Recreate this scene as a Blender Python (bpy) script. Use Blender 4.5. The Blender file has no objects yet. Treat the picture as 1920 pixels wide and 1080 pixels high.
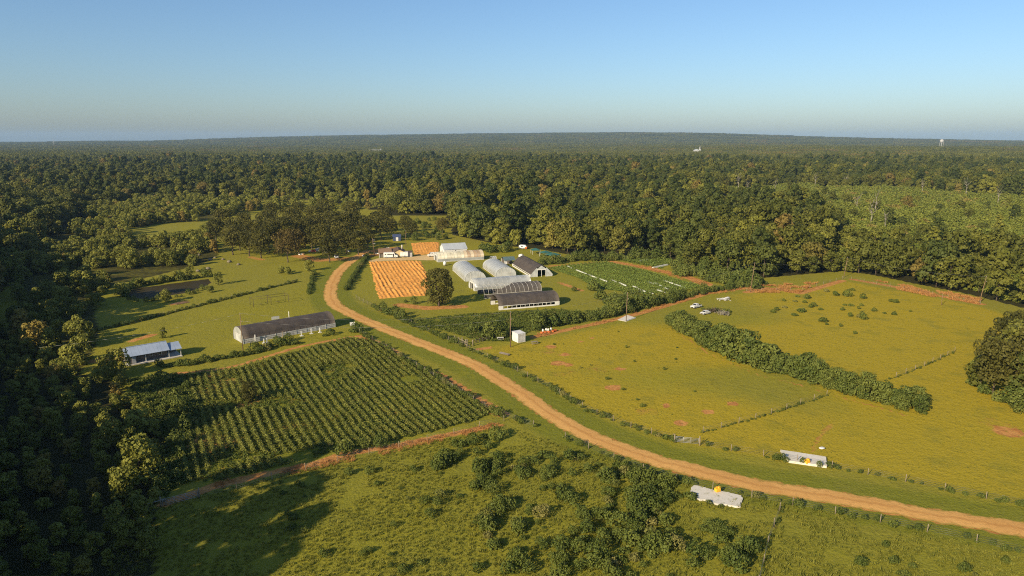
import bpy, math, random
import numpy as np
from mathutils import Vector, Matrix

# ------------------------------------------------------------------ camera, sky, sun, exposure
SC = bpy.context.scene
COL = SC.collection
R = math.radians
FPX, CAM_H = 1321.0, 60.0
PITCH = math.atan(280.0 / FPX)
SUN_EL, SHADOW_ANG = 25.0, 50.0          # shadows run toward this world angle
cam_d = bpy.data.cameras.new('camera')
cam = bpy.data.objects.new('camera', cam_d)
COL.objects.link(cam)
cam_d.sensor_width = 36.0
cam_d.lens = FPX / 1920.0 * 36.0
cam_d.clip_start, cam_d.clip_end = 1.0, 60000.0
cam.location = (0, 0, CAM_H)
cam.rotation_euler = (math.pi / 2 - PITCH, 0, 0)
SC.camera = cam

W = bpy.data.worlds.new('World')
SC.world = W
W.use_nodes = True
wn = W.node_tree
sky = wn.nodes.new('ShaderNodeTexSky')
sky.sky_type = 'NISHITA'
sky.sun_disc = False
sky.sun_elevation = R(SUN_EL)
sky.sun_rotation = R(270 - SHADOW_ANG)
sky.air_density, sky.dust_density, sky.ozone_density = 1.06, 1.05, 5.6
sky.altitude = 150
wn.links.new(sky.outputs['Color'], wn.nodes['Background'].inputs['Color'])
wn.nodes['Background'].inputs['Strength'].default_value = 0.09

sun_d = bpy.data.lights.new('sun', 'SUN')
sun_d.energy = 5.0
sun_d.angle = R(0.5)
sun_d.color = (1.0, 0.84, 0.60)
sun = bpy.data.objects.new('sun', sun_d)
COL.objects.link(sun)
dirv = Vector((math.cos(R(SHADOW_ANG)) * math.cos(R(SUN_EL)), math.sin(R(SHADOW_ANG)) * math.cos(R(SUN_EL)), -math.sin(R(SUN_EL))))
sun.rotation_euler = dirv.to_track_quat('-Z', 'Y').to_euler()
SC.view_settings.view_transform = 'Standard'
SC.view_settings.look = 'None'
SC.view_settings.exposure = 0.6
SC.view_settings.gamma = 1.0
SC.cycles.max_bounces = 5
SC.cycles.diffuse_bounces = 2
SC.cycles.transmission_bounces = 3
SC.cycles.transparent_max_bounces = 4
SC.cycles.volume_bounces = 0
SC.cycles.use_denoising = False
SC.cycles.sample_clamp_indirect = 2.0
SC.cycles.filter_width = 1.1

# ------------------------------------------------------------------ helpers
def P(px, py):
    """ground point seen at a pixel of the 1920x1080 photograph"""
    u, v = (px - 960) / FPX, (py - 540) / FPX
    dy = math.cos(PITCH) - v * math.sin(PITCH)
    dz = -math.sin(PITCH) - v * math.cos(PITCH)
    t = -CAM_H / dz
    return (u * t, dy * t)

def PP(*pts):
    return np.array([P(*p) for p in pts])

def proj(x, y, z=0.0):
    z = z - CAM_H
    d = y * math.cos(PITCH) - z * math.sin(PITCH)
    v = y * math.sin(PITCH) + z * math.cos(PITCH)
    return 960 + FPX * x / d, 540 - FPX * v / d, d

def vnoise(x, y, scale, seed):
    x = np.asarray(x, float) / scale; y = np.asarray(y, float) / scale
    xi = np.floor(x).astype(np.int64); yi = np.floor(y).astype(np.int64)
    fx = x - xi; fy = y - yi
    fx = fx * fx * (3 - 2 * fx); fy = fy * fy * (3 - 2 * fy)
    def h(a, b):
        n = (a * 374761393 + b * 668265263 + seed * 974711) & 0xffffffff
        n = ((n ^ (n >> 13)) * 1274126177) & 0xffffffff
        return ((n ^ (n >> 16)) & 0xffff) / 65535.0
    return (h(xi, yi) * (1 - fx) + h(xi + 1, yi) * fx) * (1 - fy) + (h(xi, yi + 1) * (1 - fx) + h(xi + 1, yi + 1) * fx) * fy

def sstep(a, b, x):
    t = np.clip((np.asarray(x, float) - a) / (b - a), 0, 1)
    return t * t * (3 - 2 * t)

def in_poly(x, y, poly):
    x = np.asarray(x, float); y = np.asarray(y, float)
    r = np.zeros(x.shape, bool)
    n = len(poly)
    for i in range(n):
        x0, y0 = poly[i]; x1, y1 = poly[(i + 1) % n]
        if y0 == y1: continue
        c = ((y0 > y) != (y1 > y)) & (x < (x1 - x0) * (y - y0) / (y1 - y0) + x0)
        r ^= c
    return r

def line_dist(x, y, pts, closed=False):
    x = np.asarray(x, float); y = np.asarray(y, float)
    best = np.full(x.shape, 1e9)
    n = len(pts)
    for i in range(n if closed else n - 1):
        ax, ay = pts[i]; bx, by = pts[(i + 1) % n]
        dx, dy = bx - ax, by - ay
        t = np.clip(((x - ax) * dx + (y - ay) * dy) / (dx * dx + dy * dy + 1e-9), 0, 1)
        best = np.minimum(best, np.hypot(x - ax - t * dx, y - ay - t * dy))
    return best

def spline(pts, step):
    pts = [np.array(p, float) for p in pts]
    pts = [2 * pts[0] - pts[1]] + pts + [2 * pts[-1] - pts[-2]]
    out = []
    for i in range(1, len(pts) - 2):
        p0, p1, p2, p3 = pts[i - 1:i + 3]
        n = max(2, int(np.linalg.norm(p2 - p1) / step))
        for k in range(n):
            t = k / n
            out.append(0.5 * (2 * p1 + (p2 - p0) * t + (2 * p0 - 5 * p1 + 4 * p2 - p3) * t * t + (3 * p1 - p0 - 3 * p2 + p3) * t ** 3))
    out.append(pts[-2])
    return np.array(out)

def resample(pts, step):
    pts = np.array(pts, float)
    seg = np.hypot(*np.diff(pts, axis=0).T)
    s = np.concatenate([[0], np.cumsum(seg)])
    n = max(1, int(round(s[-1] / step)))
    q = np.linspace(0, s[-1], n + 1)
    return np.stack([np.interp(q, s, pts[:, 0]), np.interp(q, s, pts[:, 1])], 1)

def np_mesh(name, V, F, mat, attrs=None, smooth=False, dom='FACE'):
    V = np.asarray(V, np.float32); F = np.asarray(F, np.int32)
    me = bpy.data.meshes.new(name)
    nf, k = F.shape
    me.vertices.add(len(V)); me.vertices.foreach_set('co', V.ravel())
    me.loops.add(nf * k); me.loops.foreach_set('vertex_index', F.ravel())
    me.polygons.add(nf)
    me.polygons.foreach_set('loop_start', np.arange(0, nf * k, k, dtype=np.int32))
    if smooth: me.polygons.foreach_set('use_smooth', np.ones(nf, bool))
    for a, v in (attrs or {}).items():
        at = me.attributes.new(a, 'FLOAT', dom)
        at.data.foreach_set('value', np.asarray(v, np.float32))
    if mat: me.materials.append(mat)
    me.update(calc_edges=True)
    return me

def tag(o, label=None, cat=None, group=None, kind=None):
    if label: o['label'] = label
    if cat: o['category'] = cat
    if group: o['group'] = group
    if kind: o['kind'] = kind
    return o

def link(name, me, parent=None, loc=None, rz=0.0):
    o = bpy.data.objects.new(name, me)
    COL.objects.link(o)
    if parent: o.parent = parent
    if loc is not None: o.location = loc if len(loc) == 3 else (loc[0], loc[1], 0)
    if rz: o.rotation_euler = (0, 0, rz)
    return o

def thing(name, label, cat, loc=(0, 0, 0), rz=0.0, group=None):
    o = link(name, None, None, loc, rz)
    o.empty_display_size = 0.3
    return tag(o, label, cat, group)

def copy_tree(o, parent=None):
    c = o.copy(); COL.objects.link(c); c.parent = parent
    for ch in o.children: copy_tree(ch, c)
    return c

class MB:
    """collects boxes, bars, tubes and polygons; build() links them as one mesh object"""
    def __init__(s): s.v = []; s.f = []; s.sm = []
    def poly(s, pts, smooth=False):
        n = len(s.v); s.v += [tuple(p) for p in pts]; s.f.append(tuple(range(n, n + len(pts)))); s.sm.append(smooth); return s
    def box(s, c, d, rz=0.0, taper=1.0):
        n = len(s.v); cx, cy, cz = c; x, y, z = d[0] / 2, d[1] / 2, d[2] / 2
        ca, sa = math.cos(rz), math.sin(rz)
        for zz in (-z, z):
            k = taper if zz > 0 else 1
            for xx, yy in ((-x, -y), (x, -y), (x, y), (-x, y)):
                xx *= k; yy *= k
                s.v.append((cx + xx * ca - yy * sa, cy + xx * sa + yy * ca, cz + zz))
        for f in ((0, 3, 2, 1), (4, 5, 6, 7), (0, 1, 5, 4), (1, 2, 6, 5), (2, 3, 7, 6), (3, 0, 4, 7)):
            s.f.append(tuple(n + i for i in f)); s.sm.append(False)
        return s
    def tube(s, p0, p1, r0, r1=None, n=6):
        r1 = r0 if r1 is None else r1
        p0, p1 = Vector(p0), Vector(p1); d = (p1 - p0)
        if d.length < 1e-6: return s
        d.normalize(); a = d.orthogonal().normalized(); b = d.cross(a); k = len(s.v)
        for p, r in ((p0, r0), (p1, r1)):
            for i in range(n):
                t = 2 * math.pi * i / n
                s.v.append(tuple(p + a * (r * math.cos(t)) + b * (r * math.sin(t))))
        for i in range(n):
            j = (i + 1) % n
            s.f.append((k + i, k + j, k + n + j, k + n + i)); s.sm.append(True)
        s.f.append(tuple(k + i for i in range(n))[::-1]); s.sm.append(False)
        s.f.append(tuple(k + n + i for i in range(n))); s.sm.append(False)
        return s
    def path(s, pts, r, n=5):
        for a, b in zip(pts, pts[1:]): s.tube(a, b, r, r, n)
        return s
    def loft(s, rings, smooth=True, caps=True):
        k = len(s.v); m = len(rings[0])
        for rg in rings: s.v += [tuple(p) for p in rg]
        for i in range(len(rings) - 1):
            for j in range(m):
                q = (j + 1) % m
                s.f.append((k + i * m + j, k + i * m + q, k + (i + 1) * m + q, k + (i + 1) * m + j)); s.sm.append(smooth)
        if caps:
            s.f.append(tuple(k + j for j in range(m))[::-1]); s.sm.append(False)
            e = k + (len(rings) - 1) * m
            s.f.append(tuple(e + j for j in range(m))); s.sm.append(False)
        return s
    def prism(s, prof, y0, y1, plane='xz'):
        """prof = polygon of (x,z); extruded along y"""
        a = [(x, y0, z) for x, z in prof]; b = [(x, y1, z) for x, z in prof]
        return s.loft([a, b], smooth=False)
    def mesh(s, name, mat):
        me = bpy.data.meshes.new(name); me.from_pydata(s.v, [], s.f)
        me.polygons.foreach_set('use_smooth', s.sm)
        if mat: me.materials.append(mat)
        me.update(); return me
    def build(s, name, mat, parent=None, loc=None, rz=0.0):
        return link(name, s.mesh(name, mat), parent, loc, rz)

# ------------------------------------------------------------------ materials
def nodes_of(m):
    m.use_nodes = True
    nt = m.node_tree
    return nt, nt.nodes['Principled BSDF']

def add(nt, t, **kw):
    n = nt.nodes.new(t)
    for k, v in kw.items():
        if hasattr(n, k): setattr(n, k, v)
    return n

def noise(nt, vec, scale, detail=3.0, rough=0.55):
    n = add(nt, 'ShaderNodeTexNoise')
    n.inputs['Scale'].default_value = scale; n.inputs['Detail'].default_value = detail
    n.inputs['Roughness'].default_value = rough
    nt.links.new(vec, n.inputs['Vector'])
    return n.outputs['Fac']

def ramp(nt, fac, a, b):
    n = add(nt, 'ShaderNodeMapRange'); n.interpolation_type = 'SMOOTHSTEP'
    n.inputs['From Min'].default_value = a; n.inputs['From Max'].default_value = b
    nt.links.new(fac, n.inputs['Value'])
    return n.outputs['Result']

def mixc(nt, fac, a, b, mode='MIX'):
    n = add(nt, 'ShaderNodeMix'); n.data_type = 'RGBA'; n.blend_type = mode
    for s, v in ((n.inputs[0], fac), (n.inputs[6], a), (n.inputs[7], b)):
        if isinstance(v, (int, float)): s.default_value = v
        elif isinstance(v, tuple): s.default_value = (v[0], v[1], v[2], 1)
        else: nt.links.new(v, s)
    return n.outputs[2]

def math_(nt, op, a, b=0.0):
    n = add(nt, 'ShaderNodeMath'); n.operation = op
    for s, v in ((n.inputs[0], a), (n.inputs[1], b)):
        if isinstance(v, (int, float)): s.default_value = v
        else: nt.links.new(v, s)
    return n.outputs[0]

def objco(nt): return add(nt, 'ShaderNodeTexCoord').outputs['Object']
def geopos(nt): return add(nt, 'ShaderNodeNewGeometry').outputs['Position']
def attr(nt, name):
    n = add(nt, 'ShaderNodeAttribute'); n.attribute_name = name
    return n.outputs['Fac']
def bump(nt, bs, h, strength, dist):
    b = add(nt, 'ShaderNodeBump'); b.inputs['Strength'].default_value = strength; b.inputs['Distance'].default_value = dist
    nt.links.new(h, b.inputs['Height']); nt.links.new(b.outputs[0], bs.inputs['Normal'])

def plain(name, c, rough=0.7, c2=None, scale=2.0, metal=0.0, spec=0.3, bmp=0.0):
    m = bpy.data.materials.new(name); nt, bs = nodes_of(m)
    bs.inputs['Roughness'].default_value = rough; bs.inputs['Metallic'].default_value = metal
    bs.inputs['Specular IOR Level'].default_value = spec
    c2 = c2 or tuple(x * 0.72 for x in c)
    co = objco(nt)
    f = ramp(nt, noise(nt, co, scale, 4), 0.35, 0.7)
    nt.links.new(mixc(nt, f, c, c2), bs.inputs['Base Color'])
    if bmp: bump(nt, bs, noise(nt, co, scale * 4, 3), bmp, 0.05)
    return m

def leafmat(name, a, b, c=None, trans=0.15, objvar=0.5, rare=0.80):
    """a dark leaf tone, b light one; each crown differs by its own random value, each clump by its tone"""
    m = bpy.data.materials.new(name); nt, bs = nodes_of(m)
    t = attr(nt, 'tone')
    oi = add(nt, 'ShaderNodeObjectInfo').outputs['Random']
    f = math_(nt, 'ADD', math_(nt, 'MULTIPLY', t, 1 - objvar), math_(nt, 'MULTIPLY', oi, objvar))
    col = mixc(nt, f, a, b)
    if c is not None:
        h = math_(nt, 'FRACT', math_(nt, 'MULTIPLY', oi, 7.31))
        col = mixc(nt, ramp(nt, h, rare, 1.0), col, c)
    nt.links.new(col, bs.inputs['Base Color'])
    bs.inputs['Roughness'].default_value = 0.6
    bs.inputs['Specular IOR Level'].default_value = 0.12
    tr = add(nt, 'ShaderNodeBsdfTranslucent'); nt.links.new(col, tr.inputs['Color'])
    mx = add(nt, 'ShaderNodeMixShader'); mx.inputs[0].default_value = trans
    nt.links.new(bs.outputs[0], mx.inputs[1]); nt.links.new(tr.outputs[0], mx.inputs[2])
    nt.links.new(mx.outputs[0], nt.nodes['Material Output'].inputs['Surface'])
    return m

M = {}
M['forest'] = leafmat('forest_leaves', (0.046, 0.058, 0.010), (0.170, 0.165, 0.026), (0.17, 0.125, 0.030), rare=0.90)
M['forest_light'] = leafmat('pale_forest_leaves', (0.075, 0.088, 0.013), (0.235, 0.225, 0.034), (0.22, 0.16, 0.04), rare=0.88)
M['forest_dark'] = leafmat('dark_forest_leaves', (0.030, 0.045, 0.010), (0.105, 0.118, 0.022))
M['oak'] = leafmat('oak_leaves', (0.042, 0.045, 0.009), (0.118, 0.106, 0.021), (0.125, 0.078, 0.024), rare=0.88)
M['willow'] = leafmat('willow_leaves', (0.095, 0.105, 0.016), (0.25, 0.245, 0.042), (0.25, 0.18, 0.04), rare=0.88)
M['hedge'] = leafmat('hedge_leaves', (0.045, 0.072, 0.014), (0.17, 0.185, 0.036))
M['shrub'] = leafmat('shrub_leaves', (0.046, 0.070, 0.012), (0.145, 0.165, 0.030), (0.20, 0.18, 0.05), rare=0.9)
M['brush'] = leafmat('brush_leaves', (0.10, 0.13, 0.020), (0.21, 0.215, 0.034), (0.23, 0.18, 0.045), rare=.92)
M['crop'] = leafmat('crop_leaves', (0.095, 0.115, 0.020), (0.26, 0.255, 0.05), objvar=0.25)
M['cropdark'] = leafmat('vegetable_leaves', (0.085, 0.13, 0.022), (0.21, 0.255, 0.05), objvar=0.25)
M['weed'] = leafmat('weed_blades', (0.115, 0.128, 0.018), (0.24, 0.225, 0.034), objvar=0.6)
M['redgrass'] = leafmat('dry_grass_blades', (0.30, 0.13, 0.04), (0.50, 0.27, 0.085), objvar=0.6)
M['bark'] = plain('bark', (0.10, 0.075, 0.05), 0.9, scale=3, bmp=0.4)
M['dead'] = plain('dead_wood', (0.26, 0.23, 0.18), 0.9, scale=3)
M['pole'] = plain('pole_wood', (0.24, 0.16, 0.09), 0.9, (0.14, 0.09, 0.05), scale=1.5, bmp=0.2)
M['post'] = plain('post_wood', (0.27, 0.22, 0.15), 0.9, scale=4)
M['wire'] = plain('wire', (0.25, 0.25, 0.24), 0.5, metal=0.6)
M['galv'] = plain('galvanised_steel', (0.34, 0.34, 0.32), 0.55, (0.26, 0.26, 0.25), scale=1.0, metal=0.2)
M['white'] = plain('white_paint', (0.66, 0.65, 0.60), 0.55, (0.56, 0.54, 0.48), scale=0.8)
M['polyfilm'] = plain('greenhouse_film', (0.34, 0.35, 0.33), 0.35, (0.26, 0.27, 0.25), scale=0.35, spec=0.5)
M['polyold'] = plain('aged_greenhouse_film', (0.42, 0.40, 0.31), 0.4, (0.28, 0.26, 0.19), scale=0.30, spec=0.4)
M['shade'] = plain('black_shade_cloth', (0.055, 0.045, 0.038), 0.75, (0.085, 0.068, 0.052), scale=0.5)
M['shadegrey'] = plain('grey_shade_cloth', (0.10, 0.088, 0.072), 0.8, (0.065, 0.055, 0.045), scale=0.6)
M['endfilm'] = plain('end_wall_sheet', (0.46, 0.47, 0.45), 0.5, (0.34, 0.35, 0.33), scale=0.5)
M['board'] = plain('weathered_white_board', (0.60, 0.58, 0.52), 0.7, (0.42, 0.40, 0.36), scale=1.2)
M['boardgrey'] = plain('weathered_grey_board', (0.42, 0.42, 0.40), 0.7, (0.30, 0.30, 0.29), scale=1.2)
M['dark'] = plain('dark_interior', (0.03, 0.027, 0.024), 0.9)
M['glass'] = plain('dark_glass', (0.03, 0.035, 0.04), 0.12, spec=0.5)
M['rubber'] = plain('tyre_rubber', (0.025, 0.025, 0.025), 0.85)
M['chrome'] = plain('wheel_metal', (0.45, 0.45, 0.45), 0.4, metal=0.7)
M['bluemetal'] = plain('pale_blue_metal_roof', (0.36, 0.42, 0.50), 0.4, (0.30, 0.36, 0.44), scale=0.4, metal=0.15, spec=0.5)
M['greymetal'] = plain('pale_grey_metal_roof', (0.45, 0.48, 0.48), 0.4, (0.38, 0.41, 0.42), scale=0.3, metal=0.15, spec=0.5)
M['siding'] = plain('grey_brown_siding', (0.17, 0.145, 0.12), 0.8, (0.11, 0.095, 0.08), scale=1.0)
M['beige'] = plain('beige_wall', (0.55, 0.43, 0.22), 0.8, (0.48, 0.36, 0.18), scale=0.7)
M['brownroof'] = plain('brown_shingle_roof', (0.12, 0.075, 0.055), 0.85, (0.085, 0.055, 0.04), scale=1.5)
M['tanroof'] = plain('tan_roof', (0.28, 0.17, 0.09), 0.85, (0.20, 0.12, 0.07), scale=1.2)
M['greenroof'] = plain('green_canopy', (0.035, 0.12, 0.10), 0.7, (0.025, 0.09, 0.08), scale=1.0)
M['tealroof'] = plain('teal_metal_roof', (0.10, 0.15, 0.15), 0.6, (0.08, 0.12, 0.12), scale=1.0)
M['blue'] = plain('shade_darkened_blue', (0.06, 0.08, 0.15), 0.5)  # blue taken darker, the shade of the trees over the shed included
M['slab'] = plain('concrete', (0.60, 0.56, 0.48), 0.85, (0.48, 0.44, 0.36), scale=0.7)
M['yellow'] = plain('yellow_paint', (0.80, 0.42, 0.03), 0.6)
M['orange'] = plain('orange_plastic', (0.70, 0.17, 0.04), 0.6)
M['red'] = plain('faded_red_paint', (0.45, 0.10, 0.06), 0.6)
M['rust'] = plain('rusty_sheet', (0.34, 0.17, 0.08), 0.85, (0.42, 0.28, 0.16), scale=2)
M['cow'] = plain('black_hide', (0.014, 0.010, 0.008), 0.7)
M['plastic'] = plain('white_mulch_film', (0.50, 0.51, 0.44), 0.5, (0.36, 0.37, 0.30), scale=1.0)
M['rock'] = plain('pale_rock', (0.20, 0.17, 0.11), 0.9, scale=2)

M['farwhite'] = plain('distant_white_wall', (0.42, 0.42, 0.40), 0.8, scale=0.1)
M['tanfilm'] = plain('tan_film', (0.36, 0.30, 0.20), 0.45, (0.27, 0.22, 0.15), scale=0.5, spec=0.4)
M['brownfilm'] = plain('brown_film', (0.24, 0.17, 0.10), 0.5, (0.18, 0.13, 0.08), scale=0.5, spec=0.4)
GRASS = ((0.235, 0.212, 0.020), (0.160, 0.165, 0.018), (0.325, 0.248, 0.020))   # mid, lush, dry
SOIL = ((0.50, 0.25, 0.075), (0.36, 0.155, 0.045))

def ground_material():
    m = bpy.data.materials.new('pasture_ground'); nt, bs = nodes_of(m)
    p = geopos(nt)
    n_big = noise(nt, p, 0.022, 3); n_mid = noise(nt, p, 0.11, 4); n_fine = noise(nt, p, 0.55, 4, 0.65); n_tiny = noise(nt, p, 2.1, 3, 0.7)
    def soft(a, lo=0.35, hi=0.65):
        v = math_(nt, 'ADD', attr(nt, a), math_(nt, 'MULTIPLY', math_(nt, 'SUBTRACT', math_(nt, 'ADD', math_(nt, 'MULTIPLY', n_mid, 0.5), math_(nt, 'MULTIPLY', n_fine, 0.5)), 0.5), 0.9))
        return ramp(nt, v, lo, hi)
    col = mixc(nt, ramp(nt, n_big, 0.3, 0.7), GRASS[0], (0.22, 0.20, 0.028))
    col = mixc(nt, soft('lush', 0.2, 0.8), col, GRASS[1])
    col = mixc(nt, soft('dry', 0.2, 0.8), col, GRASS[2])
    # patches of coarser, browner and greener growth; fine dark speckle paints in grass micro-shadows
    col = mixc(nt, math_(nt, 'MULTIPLY', ramp(nt, n_mid, 0.52, 0.72), 0.55), col, (0.18, 0.17, 0.026))
    col = mixc(nt, math_(nt, 'MULTIPLY', ramp(nt, n_fine, 0.55, 0.75), 0.55), col, (0.13, 0.12, 0.019))
    col = mixc(nt, math_(nt, 'MULTIPLY', ramp(nt, n_tiny, 0.52, 0.8), 0.5), col, (0.36, 0.30, 0.055))
    n_w = noise(nt, p, 0.045, 5, 0.7)
    col = mixc(nt, math_(nt, 'MULTIPLY', ramp(nt, n_w, 0.55, 0.68), 0.45), col, (0.17, 0.165, 0.022))
    col = mixc(nt, math_(nt, 'MULTIPLY', ramp(nt, n_w, 0.42, 0.30), 0.35), col, (0.30, 0.255, 0.030))
    col = mixc(nt, math_(nt, 'MULTIPLY', ramp(nt, n_tiny, 0.46, 0.25), 0.6), col, (0.09, 0.085, 0.014))
    soil = mixc(nt, ramp(nt, n_fine, 0.35, 0.65), SOIL[0], SOIL[1])
    col = mixc(nt, soft('bare', 0.38, 0.66), col, soil)
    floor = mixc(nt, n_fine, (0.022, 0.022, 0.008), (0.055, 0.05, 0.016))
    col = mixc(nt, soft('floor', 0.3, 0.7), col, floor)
    nt.links.new(col, bs.inputs['Base Color'])
    bs.inputs['Roughness'].default_value = 0.95; bs.inputs['Specular IOR Level'].default_value = 0.05
    h = math_(nt, 'ADD', math_(nt, 'MULTIPLY', n_fine, 0.6), math_(nt, 'MULTIPLY', n_tiny, 0.4))
    bump(nt, bs, h, 0.9, 0.45)
    return m
M['ground'] = ground_material()

def soil_material(name, a, b, c, s=0.5, bmp=0.5):
    m = bpy.data.materials.new(name); nt, bs = nodes_of(m)
    p = geopos(nt)
    n1 = noise(nt, p, s * 0.25, 3); n2 = noise(nt, p, s * 2.2, 4, 0.65); n3 = noise(nt, p, s * 8, 3, 0.7)
    col = mixc(nt, ramp(nt, n1, 0.35, 0.65), a, b)
    col = mixc(nt, math_(nt, 'MULTIPLY', ramp(nt, n2, 0.5, 0.75), 0.7), col, c)
    col = mixc(nt, math_(nt, 'MULTIPLY', ramp(nt, n3, 0.55, 0.8), 0.4), col, tuple(x * 1.35 for x in a))
    if name == 'road_dirt':
        e = attr(nt, 'across')
        tr = ramp(nt, math_(nt, 'ADD', math_(nt, 'ABSOLUTE', math_(nt, 'SUBTRACT', e, 0.52)), math_(nt, 'MULTIPLY', math_(nt, 'SUBTRACT', n2, 0.5), 0.12)), 0.02, 0.13)
        col = mixc(nt, math_(nt, 'MULTIPLY', math_(nt, 'SUBTRACT', 1.0, tr), 0.5), col, c)
        ed = ramp(nt, math_(nt, 'ADD', math_(nt, 'ABSOLUTE', math_(nt, 'SUBTRACT', e, 0.5)), math_(nt, 'MULTIPLY', math_(nt, 'SUBTRACT', n2, 0.5), 0.35)), 0.36, 0.52)
        col = mixc(nt, math_(nt, 'MULTIPLY', ed, 0.8), col, (0.27, 0.21, 0.045))
    nt.links.new(col, bs.inputs['Base Color'])
    bs.inputs['Roughness'].default_value = 0.95; bs.inputs['Specular IOR Level'].default_value = 0.05
    bump(nt, bs, math_(nt, 'ADD', n2, n3), bmp, 0.15)
    return m
M['road'] = soil_material('road_dirt', (0.60, 0.335, 0.105), (0.54, 0.29, 0.088), (0.40, 0.19, 0.055))
M['tilled'] = soil_material('tilled_soil', (0.66, 0.315, 0.075), (0.60, 0.27, 0.06), (0.44, 0.175, 0.038), 0.6, 0.8)
M['drive'] = soil_material('driveway_sand', (0.58, 0.42, 0.20), (0.54, 0.37, 0.17), (0.44, 0.29, 0.13))
M['slabpad'] = soil_material('pale_concrete_pad', (0.62, 0.58, 0.50), (0.56, 0.52, 0.43), (0.40, 0.36, 0.26), 0.8, 0.2)

def water_material():
    m = bpy.data.materials.new('pond_water'); nt, bs = nodes_of(m)
    bs.inputs['Base Color'].default_value = (0.045, 0.036, 0.014, 1)
    bs.inputs['Roughness'].default_value = 0.5; bs.inputs['Specular IOR Level'].default_value = 0.02
    bump(nt, bs, noise(nt, geopos(nt), 1.2, 2), 0.15, 0.05)
    return m
M['water'] = water_material()

# ------------------------------------------------------------------ regions (photograph outlines laid on the ground)
ROAD = spline(PP((690, 470), (668, 483), (650, 496), (635, 510), (625, 527), (619, 546), (623, 563), (640, 579), (690, 603), (760, 632), (875, 677),
                 (950, 720), (1025, 772), (1100, 815), (1219, 860), (1323, 888), (1427, 911), (1518, 925), (1673, 953), (1829, 979), (1920, 994), (2080, 1018), (2300, 1045)), 1.0)
FOREST = [(-9000, -400), (-400, -400), (-400, 120), (-330, 200)] + [P(*p) for p in (
    (-60, 600), (0, 545), (60, 500), (100, 430), (180, 398), (250, 380), (400, 374), (560, 374), (640, 380), (700, 392), (740, 408), (850, 412), (846, 440), (905, 452), (960, 462),
    (1005, 466), (1070, 478), (1150, 482), (1252, 474), (1258, 500), (1330, 514), (1420, 522), (1500, 515), (1580, 508), (1640, 516), (1720, 533),
    (1800, 548), (1850, 560), (1930, 580), (2050, 620), (2200, 700))] + [(420, 60), (9000, 60), (20000, 20000), (-20000, 20000)]
BRUSH = PP((1312, 352), (1400, 356), (1500, 350), (1620, 352), (1760, 358), (1920, 372), (2100, 380), (2100, 470), (1920, 462), (1800, 458), (1700, 446), (1640, 452), (1590, 430), (1520, 396), (1440, 388), (1340, 380))
BRUSH_OUT = PP((1290, 344), (1620, 342), (2100, 360), (2100, 480), (1920, 472), (1700, 456), (1640, 462), (1520, 410), (1330, 385))
YOUNG = PP((1545, 505), (1560, 440), (1600, 425), (1700, 436), (1920, 452), (2100, 460), (2150, 640), (1930, 575), (1850, 552), (1740, 530), (1660, 512))
GLADE = PP((735, 402), (835, 402), (850, 440), (840, 456), (748, 456))
SCRUB = PP((60, 620), (20, 540), (90, 440), (170, 402), (250, 378), (400, 376), (470, 382), (440, 405), (380, 415), (300, 420), (240, 430), (245, 445), (320, 455), (390, 440), (412, 478),
           (380, 496), (330, 508), (270, 522), (222, 532), (195, 545), (180, 590), (190, 620), (180, 660), (150, 700), (60, 680))
POND = PP((237, 551), (252, 541), (300, 535), (345, 529), (392, 523), (396, 530), (385, 537), (345, 550), (305, 556), (275, 561), (245, 559))
CROP_L = PP((332, 706), (440, 692), (540, 664), (650, 634), (700, 640), (760, 672), (830, 708), (925, 772), (890, 790), (800, 812), (640, 846), (560, 866), (400, 905), (345, 905), (335, 840), (380, 780))
CROP_R = PP((1028, 503), (1060, 497), (1136, 491), (1230, 513), (1318, 537), (1285, 546), (1215, 552), (1120, 542), (1080, 520))
CROP_S = PP((1160, 488), (1252, 478), (1262, 492), (1240, 504))
PASTURE = PP((880, 655), (1010, 640), (1140, 606), (1230, 585), (1330, 552), (1400, 548), (1590, 528), (1700, 548), (1840, 575), (2200, 700), (2300, 980), (1920, 948), (1560, 880), (1265, 828), (1100, 770), (960, 690))
LAWN = PP((150, 700), (180, 620), (330, 580), (590, 520), (612, 570), (660, 600), (640, 625), (440, 680), (260, 700))
LOWER = PP((300, 945), (620, 870), (940, 800), (1150, 860), (1300, 910), (1450, 940), (1920, 1040), (2100, 1200), (960, 1300), (200, 1300), (200, 1000))
WEEDS = PP((760, 600), (900, 588), (1060, 580), (1140, 585), (1130, 600), (1000, 618), (960, 640), (900, 640), (830, 620))
DEEP = PP((-60, 600), (60, 640), (150, 700), (215, 715), (262, 760), (318, 835), (292, 930), (300, 1085), (-60, 1085))
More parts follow.
